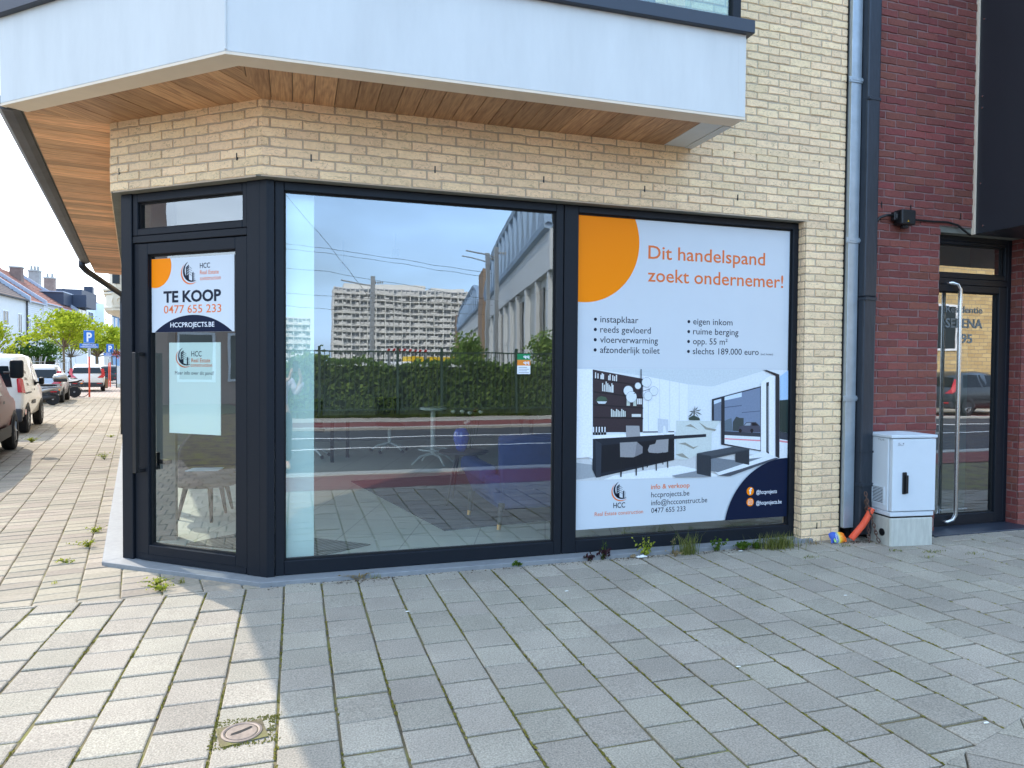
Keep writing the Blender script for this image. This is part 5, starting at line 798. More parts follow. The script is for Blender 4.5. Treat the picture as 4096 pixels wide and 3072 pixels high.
MB().tube([(0,0,.24),(.4,0,.34),(.5,0,.6),(.9,0,.72)],.025,n=6).build("frame",m_trim,mo,local=True); MB().box(-.34,-.06,.66,-.30,.06,.72).build("tail_lamp",m_rlamp,mo,local=True)
for s in (-1,1): MB().lathe((-.26,s*.17,.60),[(.02,-.02),(.03,0),(.02,.02)],n=10,axis='x').build("indicator",m_olamp,mo,local=True)
bi = at_st("bicycle", 30.75, 2.98, "dark bicycle leaning between the motorcycle and the orange sign post", "bicycle", rz=math.atan2(SN.y,SN.x)+.1)
for x in (0,.9):
    rr = .30; t = MB()
    t.tube([(x+rr*math.cos(2*math.pi*k/28),0,rr+rr*math.sin(2*math.pi*k/28)) for k in range(29)],.016,n=6,cap=False); w_o = t.build("wheel",m_tyre,bi,local=True); t = MB()
    for k in range(10): a = math.pi*k/5; t.tube([(x,0,rr),(x+rr*math.cos(a),0,rr+rr*math.sin(a))],.003,n=4)
    t.build("spokes",m_rim,w_o,local=True)
MB().tube([(0,0,.3),(.38,0,.27),(.8,0,.72),(.3,0,.68),(.38,0,.27)],.016,n=6).tube([(0,0,.3),(.3,0,.68)],.01,n=6).tube([(.9,0,.3),(.78,0,.78)],.014,n=6).build("frame",m_black,bi,local=True)
lump(bi,"saddle",[(.16,.80,.08,.02),(.28,.80,.07,.025),(.42,.79,.02,.015)],m_black); MB().tube([(.72,-.25,.86),(.80,-.05,.84),(.80,.05,.84),(.72,.25,.86)],.012,n=6).build("handlebar",m_black,bi,local=True); MB().tube([(-.25,-.06,.62),(.2,-.06,.62),(.2,.06,.62),(-.25,.06,.62),(-.25,-.06,.62)],.008,n=5).build("luggage_rack",m_black,bi,local=True)
# ---------------------------------------------------------------- street furniture
m_blue = M("sign_blue", C(30,110,200), .35, var=.02); m_post = M("post_orange", C(226,84,54), .5, var=.06, vs=20); m_galv = M("galvanised_post", C(170,175,178), .4, metal=.5)
LAT = -SN
def parking_sign(a, o, label, k=1.0, dz=0):
    t = at_st("parking_sign", a, o, label, "parking sign", "parking signs on orange posts", 0); c = ST(a,o)
    fr = lambda x,z,d=0: c + LAT*x - SD*(d+.035) + Vector((0,0,z+dz))
    MB().tube([c, c+Vector((0,0,1.74+dz))], .034, n=10).build("lower_post", m_post, t, smooth=True); MB().tube([c+Vector((0,0,1.74+dz)), c+Vector((0,0,2.86+dz))], .030, n=10).build("upper_post", m_galv, t, smooth=True)
    b = MB().bx(fr,-.20,.20,2.32,2.87,-.012,0).build("sign_plate", m_blue, t, bevel=.004)
    for (x0,x1,z0,z1) in ((-.195,.195,2.855,2.865),(-.195,.195,2.325,2.335)): MB().bx(fr,x0,x1,z0,z1,.0045,.006).build("border", v_wt, b)
    text("P",fr,-.09,.11,2.40,.38,.005,v_wt,b,bold=.035)
    b2 = MB().bx(fr,-.35,.35,2.11,2.30,-.012,0).build("name_plate", m_blue, t, bevel=.004); text("GEMEENTELIJKE",fr,-.26,.26,2.222,.052,.005,v_wt,b2,bold=.025); text("PARKEERKAARTEN",fr,-.31,.31,2.137,.052,.005,v_wt,b2,bold=.025)
    b3 = MB().bx(fr,-.055,.055,1.75,2.10,-.012,0).build("arrow_plate", v_white, t, bevel=.002); MB().add([fr(x,z,.005) for x,z in ((-.008,1.79),(.008,1.79),(.008,2.02),(.030,1.99),(0,2.08),(-.030,1.99),(-.008,2.02))],[tuple(range(7))]).build("arrow", v_bk, b3)
parking_sign(30.4, 2.68, "larger, nearer blue P parking sign on orange post in front of the white car")
parking_sign(45.6, 2.32, "smaller, farther blue P parking sign on orange post near the flower basket", dz=-.18)
p = ST(46.2,2.42); t = thing("sign_post",(p.x,p.y,0),"thin bare orange post close beside the farther parking sign","post"); MB().tube([p,p+Vector((0,0,1.5))],.025,n=8).build("lower_post",m_post,t); MB().tube([p+Vector((0,0,1.5)),p+Vector((0,0,1.75))],.023,n=8).build("upper_post",m_galv,t)
p = ST(44.9,1.78); t = thing("street_cabinet",(p.x,p.y,0),"tall pale grey street cabinet at the far end of the pavement","cabinet",rz=HEAD-R(90)); MB().box(-.16,-.12,.22,.16,.12,1.28).build("body",m_cab,t,bevel=.01,local=True); MB().box(-.17,-.13,0,.17,.13,.22).build("base",m_cabc,t,bevel=.01,local=True); MB().box(-.18,-.14,1.28,.18,.14,1.33).build("lid",m_cab,t,bevel=.01,local=True)
p = ST(43.5,2.5); t = thing("litter_bin",(p.x,p.y,0),"brown wooden litter bin or planter beside the farther parking sign","bin"); t["label"] = "small brown slatted bin standing between the white car and the second sign"; MB().lathe(p,[(.10,0),(.13,.05),(.14,.55),(.12,.56)],n=14).build("bin_body",M("brown_slats",C(120,92,66),.8,var=.2,vs=20),t); MB().lathe(p,[(.145,.55),(.145,.60),(.10,.61)],n=14).build("bin_rim",m_trim,t)
# tree guards
def guard(a,o,label):
    c = ST(a,o); t = thing("tree_guard",(c.x,c.y,0),label,"tree guard","steel tree guards")
    for k in range(8): an = 2*math.pi*k/8; x,y = .28*math.cos(an),.28*math.sin(an); MB().tube([c+Vector((x,y,0)),c+Vector((x,y,1.5)),c+Vector((x*1.25,y*1.25,1.72))],.012,n=5).build("bar",m_galv,t)
    for z in (.5,1.05,1.5): MB().tube([c+Vector((.28*math.cos(2*math.pi*k/16),.28*math.sin(2*math.pi*k/16),z)) for k in range(17)],.012,n=5,cap=False).build("hoop",m_galv,t)
guard(30,4.5,"galvanised steel tree guard above the silver car roof, left of the scooter"); guard(42,4.5,"galvanised steel guard around the slim trunk of the middle street tree")
# trees
def leaf_mat(n, c, c2):
    m = bpy.data.materials.new(n); m.use_nodes = True; k = m.node_tree; k.nodes.clear(); l = k.links.new; o = k.nodes.new("ShaderNodeOutputMaterial"); d = k.nodes.new("ShaderNodeBsdfDiffuse"); tr = k.nodes.new("ShaderNodeBsdfTranslucent"); mx_ = k.nodes.new("ShaderNodeMixShader"); mx_.inputs[0].default_value = .45
    g = k.nodes.new("ShaderNodeNewGeometry"); mc = k.nodes.new("ShaderNodeMix"); mc.data_type = 'RGBA'; mc.inputs[6].default_value = c; mc.inputs[7].default_value = c2; l(g.outputs["Random Per Island"], mc.inputs[0]); l(mc.outputs[2], d.inputs[0]); l(mc.outputs[2], tr.inputs[0]); l(d.outputs[0], mx_.inputs[1]); l(tr.outputs[0], mx_.inputs[2]); l(mx_.outputs[0], o.inputs[0]); return m
m_leaf = leaf_mat("fresh_leaves", C(126,146,36), C(176,184,62)); m_leafd = leaf_mat("dark_leaves", C(44,70,34), C(76,104,48)); m_bark = M("bark", C(112,98,78), .9, var=.2, vs=20, bump=.4, bs=40)
def leaves(mb, pts, sz):
    for p in pts:
        a = Vector((rnd.gauss(0,1),rnd.gauss(0,1),rnd.gauss(0,1))).normalized(); b = a.orthogonal().normalized(); c = a.cross(b); s = sz*rnd.uniform(.6,1.3)
        mb.add([p-b*s*.5, p+c*s*.32, p+b*s*.6, p-c*s*.32], [(0,1,2,3)])
def tree(base, fork, top, rx, label, n=2600, sz=.15, mat=None, flatb=.6, clumps=56, group="trees along the side street", name="street_tree", tr=.075):
    t = thing(name, base, label, "tree", group); B = Vector(base); H = fork
    MB().tube([B, B+Vector((.02,.01,H*.5)), B+Vector((0,0,H))], tr, tr*.75, n=9).build("trunk", m_bark, t, smooth=True)
    ctr = B+Vector((0,0,(fork+top)/2+.05)); rz_ = (top-fork)/2+.12; mb = MB(); ends = []
    for k in range(clumps):
        a = rnd.uniform(0,6.283); q = math.sqrt(rnd.uniform(.05,1)); zz = rnd.uniform(-flatb,1)
        qq = q*math.sqrt(max(.08,1-max(0,zz)**2)); e = ctr+Vector((rx*qq*math.cos(a), rx*qq*math.sin(a), rz_*zz*rnd.uniform(.7,1.05))); ends.append(e)
        if k % 2 == 0: m_ = B+Vector((0,0,H))+(e-B-Vector((0,0,H)))*.5+Vector((0,0,-.12)); mb.tube([B+Vector((0,0,H-.05)), m_, e], tr*.35, .008, n=5)
    mb.build("limbs", m_bark, t); mb = MB(); pts = []
    for e in ends:
        s = rnd.uniform(.20,.42)*rx*.42
        for _ in range(n//clumps): pts.append(e+Vector((rnd.gauss(0,s),rnd.gauss(0,s),rnd.gauss(0,s*.55))))
    leaves(mb, pts, sz); mb.build("crown", mat or m_leaf, t)
p = ST(42,4.5); tree((p.x,p.y,0), 2.4, 4.15, 1.8, "bright green umbrella tree with slim trunk, in the middle behind the silver car", n=4600)
p = ST(52,3.3); tree((p.x,p.y,0), 2.0, 4.0, 1.7, "bright green tree with thick gnarled trunk behind the near parking sign", n=4600, tr=.13)
p = ST(24,5.35); tree((p.x,p.y,0), 1.6, 2.6, 1.15, "bright green tree cut off by the left edge above the white van", n=1600, sz=.11)
p = ST(46,6.4); tree((p.x,p.y,0), 1.3, 3.0, 1.35, "dark green bushy tree left of the middle street tree", n=3000, mat=m_leafd, flatb=.9)
p = ST(64,2.7); tree((p.x,p.y,0), 2.2, 4.4, 1.7, "pale green tree farthest along the street, right of the other trees", n=2400)
p = ST(60,5.4); tree((p.x,p.y,0), 2.0, 3.6, 1.5, "green tree low between the two big street trees", n=2000)
# flower basket on a lamp bracket
p = ST(44,1.95); t = thing("flower_basket",(p.x,p.y,0),"hanging wire flower basket with red and pink blooms on a slim pole","flower basket"); c = p+Vector((.0,0,2.05))
MB().tube([p,p+Vector((0,0,2.6))],.03,n=8).build("pole",m_trim,t); mb = MB()
for k in range(10): a = 2*math.pi*k/10; mb.tube([c+Vector((.26*math.cos(a),.26*math.sin(a),.25)),c+Vector((.28*math.cos(a),.28*math.sin(a),0)),c+Vector((.15*math.cos(a),.15*math.sin(a),-.2))],.007,n=4)
mb.build("wire_basket",m_trim,t)
for nm,m_,n_,sz in (("flowers",leaf_mat("red_petals",C(190,20,50),C(225,120,150)),90,.09),("foliage",m_leafd,160,.08)):
    mb = MB(); leaves(mb,[c+Vector((rnd.gauss(0,.13),rnd.gauss(0,.13),rnd.gauss(.02,.10))) for _ in range(n_)],sz); mb.build(nm,m_,t)
# ---------------------------------------------------------------- houses across the side street (facades in the plane x = -20.3)
XF = -20.3; HF = lambda y,z,d=0: Vector((XF+d, y, z))
m_tile = M("roof_tile", C(150,86,66), .85, var=.25, vs=5, isl=.0, bump=.3, bs=30); m_tiled = M("brown_roof_tile", C(104,84,74), .85, var=.22, vs=6, bump=.3, bs=30); m_rend = M("pale_render", C(214,212,208), .8, var=.04, vs=2); m_sid = M("white_brick", C(214,214,212), .8, var=.06, vs=8); m_lead = M("lead_flashing", C(168,174,184), .6, var=.1, vs=3); m_slate = M("slate_cladding", C(52,60,76), .6, var=.1, vs=6)
def house(label, y0, y1, eave, wall, roof, ridge_h=3.4, dep=4.7, wins=(), group="terraced houses across the side street", name="terraced_house", siding=False, parapet=True):
    t = thing(name,(XF,(y0+y1)/2,0),label,"house",group)
    MB().box(XF-9.4,y0,0,XF,y1,eave).build("wall",wall,t)
    if siding:
        mb = MB()
        for k in range(int((eave-3)/.16)): mb.bx(HF,y0+.03,y1-.03,3+k*.16,3+k*.16+.018,.0,.012)
        mb.build("brick_courses",m_lead,t)
    if roof:
        r_ = MB(); v = [(XF+.25,y0,eave-.02),(XF+.25,y1,eave-.02),(XF-dep,y1,eave+ridge_h),(XF-dep,y0,eave+ridge_h),(XF-9.6,y0,eave),(XF-9.6,y1,eave)]
        r_.add(v,[(0,1,2,3),(3,2,5,4),(0,3,4),(1,5,2)]); ro = r_.build("roof",roof,t); mb = MB()
        for k in range(1,18): q = k/18; a = Vector(v[0]).lerp(Vector(v[3]),q); b = Vector(v[1]).lerp(Vector(v[2]),q); mb.add([a+Vector((.02,0,.0)),b+Vector((.02,0,.0)),b+Vector((0,0,.05)),a+Vector((0,0,.05))],[(0,1,2,3)])
        mb.build("tile_courses",m_tiled if roof is m_tile else m_trim,ro); MB().bx(HF,y0,y1,eave-.10,eave,.05,.28).build("eaves_gutter",m_lead if roof is m_tile else m_trim,t)
        if parapet: MB().add([(XF+.3,y1-.12,eave-.2),(XF+.3,y1+.12,eave-.2),(XF-dep,y1+.12,eave+ridge_h-.1),(XF-dep,y1-.12,eave+ridge_h-.1),(XF+.3,y1-.12,eave+.28),(XF+.3,y1+.12,eave+.28),(XF-dep,y1+.12,eave+ridge_h+.3),(XF-dep,y1-.12,eave+ridge_h+.3)],[(0,1,5,4),(1,2,6,5),(2,3,7,6),(3,0,4,7),(4,5,6,7)]).build("party_wall",m_lead,t)
    for (a,b,z0,z1) in wins:
        f_ = MB(); ring(f_,HF,a,b,z0,z1,.06,.06,.07,.06,.004,.03); w_ = f_.build("window",v_wt,t); MB().bx(HF,a+.06,b-.06,z0+.07,z1-.06,.006,.012).build("pane",m_cglass,w_); MB().bx(HF,a-.04,b+.04,z0-.06,z0,.004,.07).build("sill",m_lead,w_); MB().bx(HF,(a+b)/2-.03,(a+b)/2+.03,z0+.07,z1-.06,.012,.03).build("mullion",v_wt,w_)
    return t
def chimney(t, x, y0, y1, z0, z1, mat, pots, cap=True):
    c = MB().box(x-.45,y0,z0,x+.45,y1,z1).build("chimney",mat,t,bevel=.03)
    if cap: MB().box(x-.5,y0-.06,z1,x+.5,y1+.06,z1+.14).build("cap",m_kerb,c)
    for k in range(pots): xx = x-.42+.84*(k+.5)/pots; MB().lathe((xx,(y0+y1)/2,z1+.14),[(.13,0),(.11,.35),(.13,.42)],n=10).build("chimney_pot",m_kerb,c)
m_chb = M("chimney_brick", C(128,108,98), .9, var=.22, vs=3, bump=.3, bs=20); m_chr = M("chimney_render", C(150,146,140), .9, var=.15, vs=3)
t = house("plain pale rendered house with brown tiled roof, leftmost across the street", 44, 59.2, 6.45, m_rend, m_tiled, wins=((50.3,51.4,4.2,5.35),(54.5,55.6,4.2,5.35),(57.4,58.25,3.75,5.3),(54.5,55.6,1,2.6),(57.4,58.25,.9,2.6)), parapet=True)
for y in (52.5,56.2): sk = MB().add([(XF-1.2,y,7.42),(XF-1.2,y+.9,7.42),(XF-2.6,y+.9,8.43),(XF-2.6,y,8.43)],[(0,1,2,3)]).build("skylight",m_lead,t); MB().add([(XF-1.25,y+.1,7.52),(XF-1.25,y+.8,7.52),(XF-2.5,y+.8,8.42),(XF-2.5,y+.1,8.42)],[(0,1,2,3)]).build("pane",m_rail,sk)
MB().tube([(XF+.08,59.15,0),(XF+.08,59.15,6.5)],.06,n=8).build("downpipe",m_trim,t)
t2 = house("white brick house with red tiled roof and wide brown chimney, next to the rendered house", 59.25, 63.0, 6.45, m_sid, m_tile, wins=((59.4,60.1,4.3,5.1),(61.2,62.2,4.0,5.2)), siding=True); chimney(t2,-23.5,66.7,67.4,8.0,9.85,m_chb,0)
t3 = house("white brick house with red tiled roof and tall three-pot chimney", 63.1, 67.3, 6.6, m_sid, m_tile, wins=((64,65,4,5.2),(65.8,66.6,4,5.2)), siding=True, parapet=False); chimney(t3,-24.28,73.7,74.5,8.4,10.4,m_chr,3)
t4 = house("white house with white cornice and ruined-looking brick chimney", 67.4, 71.9, 6.45, m_sid, m_tile, wins=((68.4,69.3,4,5.2),(70.2,71.1,4,5.2)), siding=True, parapet=True); t4["label"] = "white house with broad white cornice and old two-tone brick chimney"; chimney(t4,-24.17,77.7,78.5,8.4,10.2,m_chb,2)
t5 = thing("slate_house",(XF,73.8,0),"house with dark slate-clad upper storey and projecting dark dormer box","house","terraced houses across the side street"); MB().box(XF-9,72,0,XF,75.7,6.9).build("wall",m_rend,t5); MB().box(XF-6,69.6,6.95,XF-.3,75.8,8.1).build("dormer",m_slate,t5); MB().box(XF-.3,72.2,6.95,XF+.9,75.7,8.15).build("bay_box",m_slate,t5,bevel=.02); MB().box(XF-6.1,69.5,8.1,XF-.3,75.9,8.2).build("roof_edge",m_lead,t5)
w_ = MB().bx(HF,72.4,75.5,4.2,6.9,.01,.05).build("window",m_trim,t5); MB().bx(HF,72.5,73.9,4.3,6.8,.05,.06).bx(HF,74.1,75.4,4.3,6.8,.05,.06).build("pane",m_rail,w_)
t6 = house("bright white modern house with corner bay and narrow tall windows", 75.85, 82.6, 7.9, paint("bright_white",C(232,236,240)), None, wins=((76.4,78.2,5.7,6.85),(79.35,80.75,5.4,6.95),(81.05,82.35,5.4,6.98)), name="modern_house"); MB().box(XF,79.2,3,XF+.8,82.6,7.9).build("bay",paint("bay_white",C(232,236,240)),t6); MB().box(XF-9,82,7.95,XF-2,88,9.6).build("roof_block",m_slate,t6); chimney(t6,-23.6,89.6,90.4,8.6,10.7,m_slate,0,False)
house("narrow beige house with stone cornice, right of the bright white house", 82.7, 85.3, 7.0, M("beige_render",C(200,192,178),.8), m_tiled, ridge_h=2.6, wins=((83.4,84.2,4.4,5.6),), parapet=False)
house("pale blue painted house with tall white windows", 85.4, 89.6, 7.2, M("blue_render",C(120,150,180),.8,var=.05), m_tiled, ridge_h=2.8, wins=((86.0,86.9,5.3,6.9),(87.6,88.6,5.3,6.9),(86.4,87.4,2.6,4.2)), parapet=False)
house("pinkish house at the far right end of the row", 89.7, 100, 6.8, M("pink_render",C(205,185,180),.8), m_tiled, ridge_h=2.8, wins=((91,92,4,5.6),), parapet=False)
# house on our side with stone oriel
oh = thing("oriel_house",(ST(28,.9).x,ST(28,.9).y,0),"old house with ornate cream stone oriel beyond the corner building","house"); SO = lambda a,o,z=0: ST(a,o,z)
p_ = [SO(11.6,.9),SO(40,.9),SO(40,-8),SO(11.6,-8)]; MB().prism([(q.x,q.y) for q in p_],0,8.5).build("wall",M("old_stone_wall",C(190,180,162),.85,var=.1,vs=2),oh)
m_or2 = M("cream_stone", C(222,212,192), .7, var=.05, vs=6)
def oriel(z0,z1,w,d,nm,m): 
    pts = [SO(27.2-w*.0,.98),SO(27.2,.98+d*.75),SO(27.5,.98+d),SO(29.6,.98+d),SO(29.9,.98+d*.75),SO(29.9,.98)]; return MB().prism([(q.x,q.y) for q in pts],z0,z1).build(nm,m,oh,bevel=.02)
oriel(3.55,4.2,0,.98,"oriel_base",m_or2); oriel(4.2,4.28,0,1.06,"moulding",m_or2); oriel(4.28,4.34,0,.94,"moulding",m_lead); oriel(4.34,4.44,0,1.08,"moulding",m_or2); oriel(3.62,3.72,0,1.04,"moulding",m_or2); oriel(4.44,6.2,0,.86,"oriel_wall",m_or2)
ow = lambda x,z,d=0: SO(27.2-.006-d,1.0+x,z)
for (a,b,z0,z1) in ((.10,.40,4.62,5.8),(.46,.72,4.62,5.8)): MB().bx(ow,a,b,z0,z1,0,.02).build("oriel_window",m_cglass,oh)
rg = MB(); rg.tube([ow(.44+.13*math.cos(2*math.pi*k/20),3.96+.13*math.sin(2*math.pi*k/20),.012) for k in range(21)],.025,n=6,cap=False); rg.tube([ow(.15,3.8,.01),ow(.10,3.9,.01),ow(.15,4.05,.01)],.02,n=5); rg.tube([ow(.7,3.8,.01),ow(.74,3.9,.01),ow(.7,4.05,.01)],.02,n=5); rg.build("carved_ornament",m_or2,oh)
pts = [SO(27.2,.98),SO(27.2,.98+.7),SO(27.5,.98+.98),SO(29.6,.98+.98),SO(29.9,1.68),SO(29.9,.98)]; v = [(q.x,q.y,3.56) for q in pts]; q = SO(28.55,1.0,3.2); MB().add(v+[tuple(q)],[(i,(i+1)%6,6) for i in range(6)]).build("corbel",m_or2,oh)
# ---------------------------------------------------------------- across the road (seen mirrored in the glass)
m_hleaf = leaf_mat("hedge_leaves", C(98,130,62), C(150,174,92)); m_green = M("fence_green", C(44,68,56), .5)
hd = thing("hedge",(0,-15.3,0),"long ivy-like green hedge behind the fence across the road","hedge")
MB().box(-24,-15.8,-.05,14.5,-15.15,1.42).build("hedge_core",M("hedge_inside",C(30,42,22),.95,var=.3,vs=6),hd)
mb = MB(); pts = []
for _ in range(15000):
    x = rnd.uniform(-6,16) if rnd.random() < .8 else rnd.uniform(-24,14.5); h = 1.52+.10*math.sin(x*1.7)+.06*math.sin(x*4.1)
    pts.append(Vector((x,-15.06+rnd.gauss(0,.06)+.06*math.sin(x*3+1),rnd.uniform(.15,h))) if rnd.random() < .8 else Vector((x,rnd.uniform(-15.8,-15.0),h+rnd.gauss(0,.05))))
leaves(mb, pts, .15); mb.build("foliage",m_hleaf,hd)
for x,h,w,lb in ((4.95,2.30,.40,"rounded green shrub rising above the hedge, nearer the middle of the window reflection"),(7.5,2.45,.55,"bigger green shrub above the hedge at the right end of the window reflection"),(.4,1.75,.5,"low green shrub above the hedge at the left end of the window reflection")):
    t = thing("shrub",(x,-15.6,0),lb,"shrub","shrubs above the hedge"); mb = MB(); leaves(mb,[Vector((x+rnd.gauss(0,w*.5),-15.6+rnd.gauss(0,w*.45),h-.45+rnd.gauss(0,.22))) for _ in range(1100)],.13); mb.build("foliage",m_hleaf,t); MB().tube([(x,-15.6,0),(x,-15.6,h-.4)],.05,n=6).build("stem",m_bark,t)
fe = thing("railing_fence",(0,-14.8,0),"green steel bar fence in front of the hedge across the road","fence")
xs = [2.73-2.1*k for k in range(1,12)][::-1]+[2.73,3.99,6.22]+[6.22+2.1*k for k in range(1,5)]
for a in xs: MB().box(a-.035,-14.84,0,a+.035,-14.76,1.95).build("post",m_green,fe)
for a,b in zip(xs,xs[1:]):
    mb = MB(); mb.box(a+.036,-14.82,1.80,b-.036,-14.78,1.84).box(a+.036,-14.82,.18,b-.036,-14.78,.22); k = int((b-a)/.125)
    for i in range(1,k): q = a+(b-a)*i/k; mb.box(q-.009,-14.809,.221,q+.009,-14.791,1.799)
    mb.build("bar_panel",m_green,fe)
mb = MB()
for _ in range(5000):
    x = rnd.uniform(-8,18); y = rnd.uniform(-15.1,-14.5); h = rnd.uniform(.08,.28); a = rnd.uniform(0,6.28); d = Vector((math.cos(a),math.sin(a),0))*.012; e = Vector((rnd.gauss(0,.06),rnd.gauss(0,.06),h)); p = Vector((x,y,0)); mb.add([p-d,p+d,p+e],[(0,1,2)])
tag(mb.build("verge_grass",leaf_mat("verge_blades",C(72,92,40),C(110,122,60))),"rough green grass growing along the foot of the fence across the road","grass",kind="stuff")
def block(x0,x1,y,z1,nf,nb,label,pent=True):
    t = thing("apartment_block",((x0+x1)/2,y,0),label,"apartment block","apartment blocks beyond the railway"); f_ = lambda a,z,d=0: Vector((a,y+d,z))
    MB().box(x0,y-14,0,x1,y,z1).build("wall",M("block_wall",C(226,226,226),.85,var=.05,vs=.1),t); h = z1/nf  # wall colour lightened to suggest distance haze
    mb = MB(); mw = MB(); md = MB()
    for k in range(nf):
        for i in range(nb):
            a = x0+(x1-x0)*i/nb; b = x0+(x1-x0)*(i+1)/nb; mw.bx(f_,a+.12*(b-a),b-.12*(b-a),k*h+.9,k*h+h-.35,.02,.10)
            if rnd.random() < .62: md.bx(f_,a+rnd.uniform(.0,.25)*(b-a),b-rnd.uniform(.0,.35)*(b-a),k*h+.25,k*h+1.25,1.5,1.56)
        b_ = MB().bx(f_,x0-.6,x1+.6,k*h-.12,k*h+.12,.0,1.6).build("balcony_slab",m_line,t)
    mw.build("windows",M("hazed_window",C(112,122,132),.3),t); md.build("balcony_fronts",M("balcony_panels",C(225,224,220),.6),t)  # distance haze is put into the pale window colour
    mb = MB()
    for i in range(0,nb+1,2): a = x0+(x1-x0)*i/nb; mb.bx(f_,a-.15,a+.15,0,z1,.2,1.5)
    mb.build("partition_walls",m_line,t)
    if pent: MB().box(x0+4,y-12,z1,x1-18,y-3,z1+1.9).box(x1-16,y-12,z1,x1-3,y-3,z1+1.2).build("penthouse",m_line,t)
block(12.7,64,-250,29.6,13,34,"wide white apartment block with rows of balconies, centre of the window reflection")
block(-16,5.2,-250,18.4,8,14,"lower apartment block at the left edge of the window reflection",False)
# station hall
HA = Vector((14.51,-48.93,0)); HD = Vector((.18,-.984,0)).normalized(); HN = Vector((HD.y,-HD.x,0))
HLf = lambda a,z,d=0: HA+HD*a+HN*d+Vector((0,0,z))
ha = thing("station_hall",tuple(HA),"long grey station hall with blue-grey arched roof truss, right side of the window reflection","station hall")
m_hp = M("hall_panel",C(184,188,186),.6,var=.08,vs=.5); m_hb = M("hall_band",C(202,208,212),.6,var=.05,vs=.4); m_tr = M("truss_paint",C(150,176,204),.5); m_hd = M("hall_roof_dark",C(74,78,76),.8); m_pier = M("brown_pier",C(150,128,108),.85)
MB().bx(HLf,-30.5,-2.5,0,5.0,-6,0).bx(HLf,2.5,45,0,5.0,-6,0).build("wall",m_hp,ha); MB().bx(HLf,-30.5,-2.4,5.0,6.45,-6,.25).bx(HLf,2.4,45,5.0,6.45,-6,.25).build("wall_band",m_hb,ha)
mb = MB()
for a in range(-30,45,3):
    if not -3 < a < 2: mb.bx(HLf,a,a+.35,0,4.98,0,.22)
mb.build("wall_ribs",m_hb,ha); mb = MB()
for a in (-28,-22,-13,6,17,28,39): mb.bx(HLf,a,a+2.4,1.2,4.6,.02,.06)
mb.build("windows",m_cglass,ha)
for a in (-.0,48): MB().bx(HLf,a-2.2,a+2.2,0,9.0,-6,.5).build("pier",m_pier,ha)
for (a0,a1) in ((-30.5,-2.6),(2.6,45)):
    am,ah = ((-26,23.5) if a0 < 0 else (24,21.5))
    top = lambda a: 6.5+2.3*min(1,1.35*math.sqrt(max(0,1-((a-am)/(ah+.01))**2)))+.3*(1-((a-am)/ah)**2)
    n_ = 16; xs_ = [a0+(a1-a0)*k/n_ for k in range(n_+1)]; mb = MB()
    for k in range(n_):
        mb.tube([HLf(xs_[k],top(xs_[k]),.3),HLf(xs_[k+1],top(xs_[k+1]),.3)],.22,n=6); q = (xs_[k]+xs_[k+1])/2
        mb.tube([HLf(xs_[k],6.6,.3),HLf(q,top(q)-.1,.3)],.16,n=5); mb.tube([HLf(q,top(q)-.1,.3),HLf(xs_[k+1],6.6,.3)],.16,n=5)
    mb.tube([HLf(a0,6.6,.3),HLf(a1,6.6,.3)],.2,n=6); mb.build("roof_truss",m_tr,ha)
    mb = MB(); v = [HLf(a,6.45,-.6) for a in xs_]+[HLf(a,top(a)-.1,-.6) for a in xs_]+[HLf(a,top(a)-.1,-6) for a in xs_]; N = n_+1
    mb.add(v,[(i,i+1,i+1+N,i+N) for i in range(n_)]+[(i+N,i+1+N,i+1+2*N,i+2*N) for i in range(n_)]); mb.build("roof",m_hd,ha)
for x,y,zt,lb in ((3.83,-32,6.1,"pale steel railway mast in the middle of the window reflection"),(11.6,-38,8.6,"pale railway mast with insulators in front of the station hall, farther one"),(9.9,-30,7.6,"pale railway mast with insulators in front of the station hall, nearer one")):
    t = thing("railway_mast",(x,y,0),lb,"mast","railway masts"); MB().box(x-.11,y-.11,0,x+.11,y+.11,zt).build("mast",m_galv,t)
    MB().tube([(x,y,zt-.5),(x-1.6,y,zt-.25)],.04,n=6).build("bracket_arm",m_galv,t); mb = MB()
    for k in range(4): mb.lathe((x+.15+.12*k,y,zt-.3),[(.03,-.04),(.08,0),(.03,.04)],n=8,axis='x')
    mb.build("insulator",m_kerb,t)
t = thing("overhead_wires",(8,-40,8),"thin overhead railway wires crossing the sky of the window reflection","wires"); 
for k,(za,zb_,y) in enumerate(((8.7,7.6,-40),(8.5,7.4,-40.5),(7.4,6.0,-41),(5.9,5.6,-41.5),(5.1,5.0,-42))): MB().tube([(-12,y,za+.6),(2,y,za),(12,y,zb_+.1),(22,y,zb_-.5)],.013,n=5).build("wire",m_black,t)
MB().tube([(-6,-34,16),(-.5,-36,10.9),(3.2,-39,7.2),(5,-42,5.5)],.013,n=5).build("wire",m_black,t)
t = thing("train",(4,-22,0),"white train with yellow upper stripe, just showing above the hedge in the window reflection","train"); MB().box(-2,-24,.4,6.3,-22,1.62).build("body",v_wt,t,bevel=.08,seg=2); MB().box(4.2,-23.9,1.63,6.2,-22.02,1.82).build("roof_stripe",flat("train_yellow",C(240,200,30)),t); MB().box(-1.6,-21.99,1.1,5.6,-21.97,1.4).build("windows",m_cglass,t); MB().box(-2,-21.99,.5,6.2,-21.975,.8).build("blue_stripe",m_blue,t)
t = thing("striped_barrier",(3.8,-20,0),"red and white striped barrier bar above the hedge in the window reflection","barrier"); 
MB().box(3.0,-20.04,1.93,4.6,-19.96,2.03).build("bar",v_wt,t); mb = MB()
for k in range(8): x = 3.05+k*.19; mb.add([(x,-19.955,1.93),(x+.09,-19.955,1.93),(x+.14,-19.955,2.03),(x+.05,-19.955,2.03)],[(0,1,2,3)])
